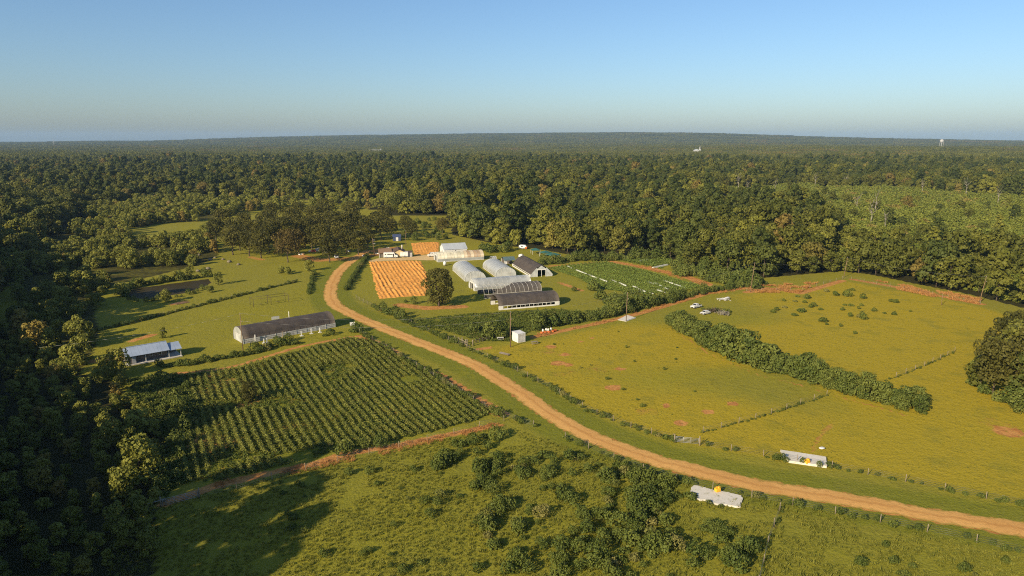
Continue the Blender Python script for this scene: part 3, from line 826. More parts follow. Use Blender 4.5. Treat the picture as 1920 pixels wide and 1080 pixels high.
# understorey in the shaded strip at the lower left, with a few crowns that reach the light
gx, gy = jitter_grid(DEEP[:, 0].min(), DEEP[:, 0].max(), DEEP[:, 1].min(), DEEP[:, 1].max(), 4.6, np.random.default_rng(23))
for x, y in zip(gx, gy):
    px, py, d = proj(x, y)
    if not in_poly([x], [y], DEEP)[0] or px < -60 or py > 1120 or in_poly([x], [y], SCRUB)[0]: continue
    lab = 'small dark tree in the deep shade beside the row field' if py < 820 else ('small dark tree in the deep shade left of the lower gate' if py < 960 else 'small dark tree in the deep shade of the bottom left corner')
    tree('willow', (x, y), lab, 'tree', lab.replace('tree', 'trees', 1), rnd.uniform(.35, .7), 'stem', 'shade_tree')
for x, y, s, l in ((258, 822, 1.25, 'sunlit olive tree beside the shaded corner of the row field'), (262, 905, 1.1, 'yellow-olive tree above the lower left gate'),
                   (235, 935, .8, 'small yellow tree left of the lower left gate'), (275, 862, .9, 'narrow sunlit tree between the dark wood and the row field'),
                   (45, 640, 1.3, 'rounded olive willow at the far left edge'), (30, 600, 1.0, 'small willow behind the rounded one at the far left edge'),
                   (200, 702, 1.0, 'dark bushy tree below the blue-roofed house'), (225, 706, .9, 'dark bushy tree touching the house end of the row field')):
    tree('willow', P(x, y), l, 'tree', None, s, 'stem')

# oak grove by the farmhouse
for k, (x, y, s) in enumerate(((437, 478, 1.05), (468, 480, .95), (490, 484, .9), (505, 474, 1.0), (540, 492, 1.05), (560, 478, 1.05), (585, 470, 1.0), (618, 492, 1.05), (650, 476, 1.0),
                  (672, 478, 1.05), (690, 466, 1.0), (630, 458, 1.1), (600, 452, 1.1), (560, 456, 1.05), (520, 458, 1.05), (480, 462, 1.05), (440, 462, 1.0), (405, 452, .95), (420, 440, 1.0), (530, 470, 1.05), (572, 463, 1.1), (605, 478, 1.05), (640, 466, 1.0), (450, 470, 1.0), (515, 450, 1.1), (625, 445, 1.1), (655, 456, 1.05), (715, 450, .95),
                  (460, 444, 1.05), (500, 440, 1.05), (545, 438, 1.05), (590, 436, 1.05), (640, 440, 1.05), (680, 446, 1.05), (705, 436, 1.0), (725, 424, .95), (660, 424, 1.05), (610, 420, 1.1), (560, 420, 1.0), (510, 424, 1.0))):
    if k == 5:
        tree('oak', P(x, y), 'rust-brown oak at the front of the grove left of the road', 'tree', 'oaks of the farmhouse grove', s, name='oak_tree'); continue
    lab = 'brown-green oak at the front of the grove left of the road' if k < 11 else 'brown-green oak deep in the grove behind the farm road'
    tree('oak', P(x, y), lab, 'tree', lab.replace('oak', 'oaks', 1), s, name='oak_tree')
for x, y, l in ((733, 444, 'thin tree on the left of the grassy glade'), (760, 436, 'thin tree in the middle of the grassy glade'), (772, 446, 'small tree in front of the grassy glade'), (830, 440, 'dark tree on the right of the grassy glade')):
    tree('oak', P(x, y), l, 'tree', None, .75, 'thin_trunk', name='oak_tree')
tree('lone_oak', P(823, 574), 'lone dense brown-green oak beside the tilled orange field', 'tree', None, 1.0, name='oak_tree', idx=0)
# big grove at the right edge
for k, (x, y, s) in enumerate(((1838, 728, .62), (1862, 742, .78), (1895, 752, .85), (1925, 766, .9), (1955, 772, 1.0), (1860, 706, .8), (1895, 715, 1.0), (1935, 730, 1.1), (1880, 680, .85), (1920, 690, 1.05), (1965, 700, 1.1), (1905, 655, .8), (1945, 650, 1.0), (2000, 740, 1.1), (1995, 680, 1.1))):
    lab = 'large olive oak in the grove at the right edge of the pasture'
    tree('oak' if k % 3 else 'forest', P(x, y), lab, 'tree', 'oaks of the right pasture grove', s, name='oak_tree')
for x, y, s in ((1826, 722, 1.1), (1845, 738, 1.0), (1872, 752, 1.2), (1900, 764, 1.1), (1915, 772, 1.2), (1830, 700, 1.0)):
    bush('bush', P(x, y), 'low bush at the foot of the grove on the right edge', 'bush', 'bushes under the right grove', s)

# willow scrub round the pond
wx, wy = jitter_grid(SCRUB[:, 0].min(), SCRUB[:, 0].max(), SCRUB[:, 1].min(), SCRUB[:, 1].max(), 5.8, np.random.default_rng(17))
wk = in_poly(wx, wy, SCRUB) & (vnoise(wx, wy, 20, 51) > 0.40) & ~in_poly(wx, wy, POND) & (line_dist(wx, wy, POND, True) > 3)
wx, wy = wx[wk], wy[wk]
wo = np.argsort(np.hypot(wx, wy))
for x, y in zip(wx[wo][:250], wy[wo][:250]):
    py = proj(x, y)[1]
    lab = 'light olive willow in the scrub beyond the pond' if py < 520 else 'light olive willow in the scrub left of the pond'
    tree('willow', (x, y), lab, 'tree', lab.replace('willow', 'willows', 1), rnd.uniform(.65, 1.2), 'stem')
wx, wy = wx[wo][250:], wy[wo][250:]; nw = len(wx); wr = np.random.default_rng(18); ws = wr.uniform(.7, 1.3, nw)
if nw: instancer('willow_thicket', np.stack([wx, wy, 0 * wx], 1), PROTO['willow'], np.stack([ws, ws, ws], 1), wr.uniform(0, 6.28, nw), wr.integers(0, 4, nw), 'light olive thicket behind the scrub of the pond')
for x, y, s, l, k in ((312, 566, .75, 'rounded dark bush on the near bank of the pond', 0), (410, 534, .7, 'bushy willow at the right tip of the pond', 1), (395, 548, .5, 'low willow on the right bank of the pond', 2),
                   (228, 556, .8, 'olive willow at the left tip of the pond', 1), (262, 538, .6, 'willow on the far bank of the pond, leftmost', 0), (300, 531, .62, 'willow on the far bank of the pond, second from the left', 2),
                   (330, 526, .6, 'willow on the far bank of the pond, third from the left', 0), (356, 523, .62, 'willow on the far bank of the pond, rightmost', 1),
                   (345, 490, 1.25, 'large dark tree behind the pond', 3), (310, 495, 1.1, 'dark tree left of the large one behind the pond', 0), (372, 476, 1.4, 'tall dark tree behind the pond near the oaks', 1), (390, 462, 1.4, 'dark tree beside the oak grove', 3), (330, 470, 1.2, 'dark tree in the scrub behind the pond', 1),
                   (306, 634, .5, 'small conical tree behind the blue-roofed house', 3), (580, 508, .8, 'bushy tree beside the bend of the dirt road', 0), (586, 520, .55, 'small bush in front of the bushy tree by the road bend', 2), (540, 514, .75, 'dark bush under the grove front', 2), (528, 512, .6, 'dark bush left of the one under the grove front', 2)):
    tree('willow', P(x, y), l, 'tree', None, s, 'stem', idx=k)
for k in range(70):
    px = rnd.uniform(400, 735); py = rnd.uniform(373, 398)
    tree('willow', P(px, py), 'light green tree in the band behind the oak grove', 'tree', 'light trees behind the grove', rnd.uniform(1.0, 1.7), 'stem')
for x, y in resample(PP((232, 556), (236, 546), (252, 538), (300, 531), (345, 525), (394, 519)), 2.6):
    bush('bush', (x + rnd.uniform(-.6, .6), y + rnd.uniform(-.3, 1.5)), 'olive bush along the far bank of the pond', 'bush', 'bushes on the far bank of the pond', rnd.uniform(.6, 1.25))
for x, y in resample(PP((240, 562), (275, 566), (306, 561), (345, 555), (390, 541)), 3.0):
    bush('bush', (x + rnd.uniform(-.8, .8), y + rnd.uniform(-1.2, .2)), 'low bush along the near bank of the pond', 'bush', 'bushes on the near bank of the pond', rnd.uniform(.3, .65))
# glade and barnyard shrubs
for k in range(46):
    px = rnd.uniform(755, 840); py = rnd.uniform(412, 452)
    bush('bush', P(px, py), 'green bush in the grassy glade behind the far tilled patch', 'bush', 'bushes of the glade', rnd.uniform(.5, 1.2))
for x, y, s in ((905, 470, 1.6), (918, 474, 1.7), (932, 472, 1.6), (944, 473, 1.7), (952, 470, 1.3)):
    bush('bush', P(x, y), 'large green bush to the right of the grey barn', 'bush', 'bushes beside the grey barn', s)
for k in range(44):
    t = k / 43; px = 1002 + 248 * t; py = 495 - 8 * t + (4 if t < .2 else 0) + rnd.uniform(-2, 2)
    if py > 489 and px < 1010: continue
    bush('bush', P(px, py - 3), 'green bush of the hedge along the back of the vegetable field', 'bush', 'bushes of the back hedge', rnd.uniform(.9, 1.4))
for k in range(60):
    px = rnd.uniform(1265, 1420); py = 506 + (px - 1265) * 0.16 + rnd.uniform(-6, 12)
    bush('bush', P(px, py), 'leafy bush at the wood edge right of the vegetable field', 'bush', 'bushes of the wood edge', rnd.uniform(.9, 1.6))
# hedge between tunnels and pasture
HEDGE = PP((915, 640), (960, 628), (1000, 618), (1050, 608), (1100, 601), (1150, 592), (1200, 580), (1260, 565), (1320, 551), (1400, 538), (1440, 534))
for k, (x, y) in enumerate(resample(HEDGE, 1.9)):
    for j in range(2):
        hx, hy = x + rnd.uniform(-1.2, 1.2) - j * 1.5, y + rnd.uniform(-1, 1) + j * 2.4
        p = proj(hx, hy)
        if 950 < p[0] < 1002 and p[1] > 614: continue
        if p[0] < 965 and j == 0: continue
        lab = 'dark bush in the hedge between the white shed and the leaning tall pole' if p[0] < 1175 else 'dark bush in the hedge between the tall pole and the wood'
        bush('bush', (hx, hy), lab.replace('leaning ', ''), 'bush', lab.replace('bush', 'bushes', 1).replace('leaning ', ''), rnd.uniform(.7, 1.25) * (.8 if p[0] > 1280 else 1))
for x, y, s, l in ((1112, 545, 1.3, 'round bush left of the vegetable field'), (1140, 570, 1.3, 'big leafy bush in front of the vegetable field'), (1160, 575, 1.2, 'leafy bush near the tall pole, left one'), (1125, 562, 1.2, 'leafy bush on the slope below the vegetable field'),
                   (1178, 570, 1.2, 'leafy bush near the tall pole, right one'), (1076, 546, .6, 'small dark bush beside the orange soil patch'), (1150, 562, 1.1, 'leafy bush at the lower left corner of the vegetable field'), (1195, 562, 1.1, 'leafy bush at the foot of the vegetable rows'),
                   (728, 590, 1.15, 'dark green bush by the road fence below the tilled field'), (742, 594, .95, 'dark bush right of the one by the road fence'), (755, 598, 1.0, 'bush at the right of the fence bushes below the tilled field'), (718, 582, .8, 'bush at the left of the fence bushes below the tilled field'),
                   (776, 570, .7, 'low bush beside the lone oak'), (760, 567, .5, 'small bush left of the lone oak'), (887, 622, 1.0, 'dark bush near the wooden corner posts'), (920, 634, 1.1, 'dark bush left of the white shed'), (940, 634, 1.0, 'dark bush just left of the white shed'),
                   (645, 852, 1.0, 'dark bush on the lower edge of the row field'), (712, 838, .75, 'bush right of the dark one on the lower edge of the row field'), (682, 842, .5, 'low bush between the two on the lower edge of the row field'),
                   (1660, 746, .6, 'small bush past the end of the diagonal hedge')):
    bush('bush', P(x, y), l, 'bush', None, s, idx=2 if 'tree-like' in l else None)
tree('lone_oak', P(468, 752), 'small dark tree standing alone in the row field', 'tree', None, .34, 'stem', name='field_tree')
# the diagonal row of tall bushes across the pasture
ROW = PP((1256, 606), (1290, 623), (1330, 648), (1370, 667), (1430, 687), (1500, 706), (1560, 726), (1610, 739), (1650, 750), (1690, 762), (1716, 768))
for k, (x, y) in enumerate(resample(ROW, 1.55)):
    t = k / 61.0
    sc = (0.74 + 0.42 * math.sin(min(1, t * 1.15) * math.pi)) * (0.78 + 0.5 * float(vnoise([x], [y], 7, 44)[0]))
    for j in range(2):
        q = thing('hedge_tree', ('leafy green tree in the upper part of the diagonal row', 'leafy green tree in the middle of the diagonal row', 'leafy green tree in the lower part of the diagonal row')[min(2, int(t * 3))], 'tree', (x + rnd.uniform(-1, 1) + (j - .5) * 1.8, y + rnd.uniform(-1, 1) + (j - .5) * 2.2, 0), rnd.uniform(0, 6.28), 'trees of the diagonal row, %s' % ('upper', 'middle', 'lower')[min(2, int(t * 3))])
        s = sc * rnd.uniform(.58, 1.0); q.scale = (s * .95, s * .95, s)
        link('crown', rnd.choice(PROTO['tall_hedge']), q); link('trunk', PROTO['stem'][0], q)

# fences with vines: bushes along the fence lines
def line_bushes(pts, step, kind, lab, grp, lo, hi, off=0.8, prob=1.0, zs=1.0):
    q = []; 
    for x, y in resample(PP(*pts), step * .8):
        if rnd.random() > prob: continue
        k = rnd.uniform(lo, hi)
        q.append((x + rnd.uniform(-off, off), y + rnd.uniform(-off, off), k, rnd.uniform(0, 6.28), rnd.randrange(len(PROTO[kind]))))
    q = np.array(q)
    instancer('fence_weeds', np.column_stack([q[:, :2], q[:, 0] * 0]), PROTO[kind], np.column_stack([q[:, 2], q[:, 2], q[:, 2] * zs]), q[:, 3], q[:, 4].astype(int), lab.replace('clump', 'clumps').replace('dark bush', 'dark bushes').replace('bush of', 'bushes of'))
FENCE_R1 = ((689, 480), (676, 500), (662, 522), (649, 545), (668, 560), (700, 577), (745, 597), (790, 617), (830, 634), (868, 650))
FENCE_R2 = ((880, 655), (960, 692), (1030, 728), (1100, 770), (1180, 802), (1262, 826))
FENCE_R3 = ((1312, 836), (1400, 850), (1470, 862), (1560, 878), (1700, 904), (1820, 930), (1930, 952))
FENCE_L1 = ((664, 618), (700, 640), (750, 668), (800, 700), (850, 730), (900, 760), (950, 784), (1000, 800), (1060, 822), (1140, 858), (1210, 884), (1290, 908), (1400, 932), (1480, 946), (1560, 962), (1700, 990), (1800, 1010), (1930, 1042))
FENCE_B = ((372, 934), (460, 914), (560, 886), (640, 864), (740, 842), (860, 812), (945, 790))
line_bushes(FENCE_R1[:4], 1.4, 'shrub', 'green vine clump on the fence beside the tilled field', 'vine clumps on the tilled-field fence', .8, 1.3, .4)
line_bushes(FENCE_R1[5:], 1.9, 'shrub', 'green weed clump on the fence below the tunnels', 'weed clumps on the tunnel fence', .7, 1.3, .7)
line_bushes(FENCE_R2, 1.9, 'shrub', 'weed clump along the pasture fence right of the road', 'weed clumps on the pasture fence', .4, 1.0, .5, .85)
line_bushes(FENCE_R3, 2.0, 'shrub', 'weed clump along the pasture fence in the lower right', 'weed clumps on the lower right fence', .35, .8, .5, .7)
line_bushes(FENCE_L1[:8], 1.6, 'shrub', 'weed clump on the fence between the row field and the road', 'weed clumps on the row-field fence', .5, 1.1, .7, .8)
line_bushes(FENCE_L1[8:], 2.0, 'shrub', 'weed clump on the fence between the lower field and the road', 'weed clumps on the lower-field fence', .4, .85, .6, .75)
line_bushes(((300, 688), (360, 684), (420, 672), (470, 664), (520, 650), (560, 644)), 1.7, 'shrub', 'dark bush along the top edge of the row field', 'bushes along the top of the row field', .8, 1.5, .6)
line_bushes(((176, 622), (250, 606), (340, 582), (430, 560), (520, 537), (556, 529)), 1.3, 'shrub', 'dark clump of the overgrown fence across the left lawn', 'clumps of the overgrown lawn fence', .45, .9, .3)
line_bushes(((590, 512), (584, 530), (579, 552)), 1.6, 'shrub', 'bush of the short hedge running down to the lawn', 'bushes of the short lawn hedge', .6, 1.1, .4)
for x, y, s in ((520, 646, 1.4), (532, 642, 1.3), (540, 640, 1.4), (505, 648, 1.2), (670, 622, 1.6), (660, 622, 1.4), (620, 628, 1.4), (610, 630, 1.2), (452, 668, 1.3), (478, 658, 1.5), (490, 655, 1.2)):
    bush('shrub', P(x, y), 'dark bush between the long dark-roofed tunnel and the row field', 'bush', 'bushes before the long tunnel', s)
# shrubs in the lower field and the pastures
def scatter(poly, n, lab, grp, lo, hi, thr=0.45, sc=16, seed=70, kind='shrub'):
    pl = PP(*poly); k = 0; t = 0
    while k < n and t < n * 40:
        t += 1
        x = rnd.uniform(pl[:, 0].min(), pl[:, 0].max()); y = rnd.uniform(pl[:, 1].min(), pl[:, 1].max())
        if not in_poly([x], [y], pl)[0] or vnoise([x], [y], sc, seed)[0] < thr: continue
        if line_dist([x], [y], ROAD[::4])[0] < 6: continue
        bush(kind, (x, y), lab, 'shrub', grp, rnd.uniform(lo, hi)); k += 1
scatter(((900, 880), (1000, 850), (1100, 860), (1120, 960), (1060, 1090), (900, 1090)), 85, 'low green shrub on the left side of the lower thicket', 'shrubs of the lower thicket, left', .55, 1.5, .30, 7)
scatter(((1110, 862), (1200, 888), (1300, 930), (1310, 990), (1110, 990)), 75, 'low green shrub of the lower thicket near the road', 'shrubs of the lower thicket, by the road', .55, 1.5, .30, 7)
scatter(((1080, 990), (1310, 990), (1420, 1000), (1400, 1090), (1070, 1090)), 60, 'low green shrub of the lower thicket at the bottom edge', 'shrubs of the lower thicket, bottom', .55, 1.5, .30, 7)
scatter(((1310, 950), (1420, 965), (1430, 1010), (1320, 1010)), 12, 'small shrub below the lower concrete pad', 'shrubs below the lower pad', .5, 1.0, .2, 7)
scatter(((780, 850), (950, 810), (970, 850), (900, 890), (800, 890)), 26, 'green shrub in the cluster beside the row-field corner', 'shrubs by the row-field corner', .9, 1.5, .4, 8)
scatter(((480, 900), (780, 870), (940, 900), (900, 1080), (560, 1080)), 34, 'small shrub scattered on the open lower left field', 'shrubs of the open lower field', .4, 1.0, .3, 8)
scatter(((1400, 980), (1900, 1040), (1900, 1100), (1400, 1100)), 12, 'small weed shrub in the lower right corner field', 'shrubs of the corner field', .3, .8, .3, 8)
scatter(((1440, 560), (1560, 540), (1720, 560), (1700, 600), (1560, 615), (1450, 590)), 40, 'green shrub scattered on the upper right pasture', 'shrubs of the upper right pasture', .5, 1.3, .45, 8)
scatter(((1020, 650), (1250, 600), (1480, 720), (1500, 830), (1280, 810), (1100, 740)), 16, 'small weed on the middle pasture', 'weeds of the middle pasture', .2, .55, .4, 10)
for x, y, s, l in ((1502, 585, 1.9, 'large dark shrub in the upper right pasture'), (1490, 592, 1.4, 'shrub left of the large dark one in the upper right pasture'), (1544, 604, 1.6, 'lone leafy shrub in the upper right pasture'), (1588, 556, 1.4, 'shrub near the leaning pole in the upper pasture'), (1603, 626, .8, 'round shrub alone in the right pasture'), (1245, 694, .6, 'low dark weed in the middle pasture')):
    bush('shrub', P(x, y), l, 'shrub', None, s)
# brush field, weeds and dry grass: uncountable
def stuff(name, poly, s, protos, lo, hi, lab, thr=0.0, sc=10, seed=3, zmul=1.0, avoid=None):
    rng = np.random.default_rng(seed); pl = np.asarray(poly)
    xs, ys = jitter_grid(pl[:, 0].min(), pl[:, 0].max(), pl[:, 1].min(), pl[:, 1].max(), s, rng)
    px, py, d = proj(xs, ys)
    k = in_poly(xs, ys, pl) & (px > -60) & (px < 1980) & (py < 1120) & (line_dist(xs, ys, ROAD[::4]) > 3.6)
    if thr: k &= vnoise(xs, ys, sc, seed) > thr
    if avoid is not None: k &= avoid(xs, ys)
    xs, ys = xs[k], ys[k]; n = len(xs)
    z = rng.uniform(lo, hi, n)
    return instancer(name, np.stack([xs, ys, hill(xs, ys)], 1), protos, np.stack([z, z, z * zmul], 1), rng.uniform(0, 6.28, n), rng.integers(0, len(protos), n), lab)
brushp = [bush_mesh('brush_clump', 800 + i, h, r, 7, 260, .55, M['brush']) for i, (h, r) in enumerate([(2.6, 2.2), (3.6, 2.6), (1.8, 1.9)])]
stuff('brush', BRUSH, 4.2, brushp, .45, 1.9, 'light green brush covering the old clearing on the right', .16, 22, 8)
stuff('young_brush', YOUNG, 4.4, brushp, .5, 1.3, 'light green brush under the young wood on the right', .3, 18, 9)
tuft = [blade_mesh('weed_tuft', 820 + i, 26, h, r, .05, M['weed']) for i, (h, r) in enumerate([(.55, .45), (.4, .6), (.75, .4)])]
stuff('rough_weeds', LOWER, .75, tuft, .3, .85, 'rough knee-high weeds over the lower field', .25, 4, 12)
stuff('pasture_weeds', PASTURE, 1.6, tuft, .12, .36, 'short weeds over the right pasture', .45, 6, 13)
leafy = [bush_mesh('leafy_weed', 830 + i, h, r, 4, 60, .22, M['shrub']) for i, (h, r) in enumerate([(.7, .6), (.5, .7)])]
stuff('leafy_weeds', WEEDS, 1.0, leafy, .6, 1.3, 'leafy weeds between the tunnels and the hedge', .15, 5, 14)
MARGIN = PP((235, 712), (330, 700), (345, 716), (385, 780), (340, 840), (350, 905), (300, 940), (285, 930), (318, 835), (262, 760))
stuff('margin_weeds', MARGIN, .9, leafy, .7, 1.7, 'leafy weeds between the dark wood and the row field', .15, 5, 19)
for k in range(26):
    x, y = P(rnd.uniform(285, 350), rnd.uniform(705, 935))
    if in_poly([x], [y], MARGIN)[0]: bush('bush', (x, y), 'dark bush on the margin between the deep shade and the row field', 'bush', 'bushes on the left margin of the row field', rnd.uniform(.4, .9))
redt = [blade_mesh('dry_tuft', 840 + i, 40, h, r, .07, M['redgrass']) for i, (h, r) in enumerate([(1.2, .8), (.9, .9)])]
for nm, pl, s, l in (('red_grass', PP((1398, 542), (1420, 536), (1500, 532), (1540, 526), (1500, 549), (1420, 550)), .9, 'tall rust-red dry grass at the wood edge'),
                     ('red_grass', PP((1640, 526), (1700, 536), (1840, 560), (1840, 571), (1740, 556), (1650, 536)), .9, 'orange dry grass along the right pasture fence'),
                     ('dry_grass', PP((1000, 628), (1140, 600), (1330, 547), (1400, 538), (1400, 545), (1330, 553), (1140, 606), (1000, 636)), 1.1, 'dry brown grass at the foot of the hedge'),
                     ('dry_grass', PP((1150, 490), (1230, 502), (1330, 530), (1322, 537), (1225, 509)), 1.0, 'tan dry grass on the vegetable field border'),
                     ('dry_grass', PP((400, 906), (620, 862), (940, 792), (945, 800), (640, 872), (405, 918)), .8, 'orange dry grass along the lower edge of the row field'),
                     ('dry_grass', PP((895, 632), (925, 622), (940, 630), (905, 642)), .7, 'tan dry grass behind the wooden corner posts')):
    stuff(nm, pl, s, redt, .2, .9 if nm == 'red_grass' else .5, l, .42, 4, 15)

# crops: every row is a thing
ORD = 'first second third fourth fifth sixth seventh eighth ninth tenth eleventh twelfth thirteenth fourteenth fifteenth sixteenth seventeenth eighteenth nineteenth twentieth'.split()
ORD += ['twenty-' + a for a in ORD[:9]] + ['thirtieth'] + ['thirty-' + a for a in ORD[:9]] + ['fortieth']
def crop_field(poly, ang, spacing, h, wd, per_m, leaf, mat, name, lab, grp, seed, gap):
    rng = np.random.default_rng(seed); pl = np.asarray(poly); c = pl.mean(0)
    d = np.array([math.cos(R(ang)), math.sin(R(ang))]); e = np.array([-d[1], d[0]])
    u = (pl - c) @ d; v = (pl - c) @ e; done = 0
    for ri, vv in enumerate(np.arange(v.min() + spacing / 2, v.max(), spacing)[::-1] if ang < 0 else np.arange(v.min() + spacing / 2, v.max(), spacing)):
        n = int((u.max() - u.min()) * per_m * 1.0)
        uu = rng.uniform(u.min(), u.max(), n)
        wv = vv + 0.5 * (vnoise(uu, uu * 0 + vv, 7, seed) - .5)
        plant = np.round(uu / 0.4) * 0.4
        hh = h * (0.60 + 0.6 * vnoise(plant, plant * 0 + vv * 3, .5, seed + 3)) * (0.45 + 0.95 * vnoise(c[0] + uu * d[0] + vv * e[0], c[1] + uu * d[1] + vv * e[1], 15, seed + 9))
        a = rng.normal(size=n) * wd; 
        x = c[0] + uu * d[0] + (wv + a) * e[0]; y = c[1] + uu * d[1] + (wv + a) * e[1]
        z = hh * np.sqrt(rng.random(n)) * np.exp(-(a / (wd * 1.9)) ** 2)
        k = in_poly(x, y, pl) & (vnoise(x, y, 0.9, seed + 5) > gap - 0.25 + 0.12) & (vnoise(x, y, 9, seed + 6) > gap) 
        x, y, z = x[k], y[k], z[k]; n = len(x)
        if n < 30: continue
        s = leaf * (0.6 + 0.8 * rng.random(n))[:, None]
        nr = rng.normal(size=(n, 3)) * .6 + np.array([0, 0, .9]); nr /= np.linalg.norm(nr, axis=1)[:, None]
        t = np.cross(nr, rng.normal(size=(n, 3))); t /= np.linalg.norm(t, axis=1)[:, None]; b = np.cross(nr, t)
        p = np.stack([x, y, z + .05], 1)
        o0 = p[0] * [1, 1, 0]; p = p - o0
        V = np.stack([p - t * s * .5, p + b * s * .4, p + t * s * .5, p - b * s * .4], 1).reshape(-1, 3)
        me = np_mesh(name, V, np.arange(4 * n).reshape(-1, 4), mat, {'tone': rng.random(n)})
        od = ORD[done]; done += 1
        tag(link(name, me, None, tuple(o0)), lab % od, 'crop row', grp)
crop_field(CROP_L, -61, 1.75, 1.0, .29, 88, .24, M['crop'], 'crop_row', '%s leafy crop row counted from the field side by the road', 'rows of the large left field', 91, .19)
crop_field(CROP_R, -63.5, 2.2, .85, .36, 34, .36, M['cropdark'], 'vegetable_row', '%s vegetable row counted from the dry grass side of the field', 'rows of the vegetable field', 92, .12)
crop_field(CROP_S, 40, 3.0, .9, .5, 36, .4, M['cropdark'], 'vegetable_row', '%s vegetable row of the small plot beside the wood', 'rows of the small plot', 93, .1)
stuff('crop_weeds', CROP_L, .95, leafy, .35, 1.1, 'weeds growing between the crop rows of the large left field', .36, 7, 27)
for k, (x0, y0, x1, y1) in enumerate(((1064, 500, 1072, 504), (1080, 507, 1100, 515), (1102, 516, 1122, 523), (1124, 524, 1138, 529), (1145, 526, 1156, 530), (1160, 531, 1174, 537), (1186, 538, 1196, 541), (1196, 543, 1210, 548), (1214, 530, 1226, 534), (1225, 531, 1236, 534), (1236, 536, 1246, 540), (1244, 527, 1262, 533), (1264, 534, 1284, 541), (1246, 541, 1256, 545), (1218, 550, 1226, 552), (1232, 545, 1248, 550))):
    a, b = np.array(P(x0, y0)), np.array(P(x1, y1)); dv = b - a; L = np.hypot(*dv)
    mb = MB(); mb.loft([[(L * i / 8, -.35 * w, .1), (L * i / 8, -.2 * w, .45 + .1 * (i % 3)), (L * i / 8, .25 * w, .45 + .08 * (i % 2)), (L * i / 8, .4 * w, .1)] for i, w in enumerate((.45, .7, .5, .8, .35, .7, .6, .7, .4))], False)
    o = mb.build('mulch_strip', M['plastic'], None, (a[0], a[1], 0), math.atan2(dv[1], dv[0]))
    tag(o, 'strip of white plastic mulch showing between the vegetable rows', 'plastic strip', 'white mulch strips in the vegetable field')
for x0, y0, x1, y1, l in ((1200, 490, 1250, 481, 'long white row cover in the small plot'), (1224, 503, 1251, 497, 'pale green-white row cover at the front of the small plot')):
    a, b = np.array(P(x0, y0)), np.array(P(x1, y1)); dv = b - a; L = np.hypot(*dv)
    mb = MB(); mb.loft([[(L * i / 8, -.7, .05), (L * i / 8, -.4, .5), (L * i / 8, .4, .55), (L * i / 8, .7, .05)] for i in range(9)], False)
    tag(mb.build('row_cover', M['plastic'], None, (a[0], a[1], 0), math.atan2(dv[1], dv[0])), l, 'row cover')
# ------------------------------------------------------------------ high tunnels
def v2(p, ang, x, y=0):
    c, s = math.cos(R(ang)), math.sin(R(ang))
    return (p[0] + c * x - s * y, p[1] + s * x + c * y)

def profile(kind, Wd, hw, hp, n=14):
    if kind == 'gambrel':
        return [(0, hw), (Wd * .12, hw + (hp - hw) * .36), (Wd * .27, hw + (hp - hw) * .76), (Wd * .5, hp), (Wd * .73, hw + (hp - hw) * .76), (Wd * .88, hw + (hp - hw) * .36), (Wd, hw)]
    o = []
    for i in range(n + 1):
        a = math.pi * (1 - i / n)
        o.append((Wd / 2 + Wd / 2 * math.cos(a), hw + (hp - hw) * math.sin(a) ** 0.9))
    return o

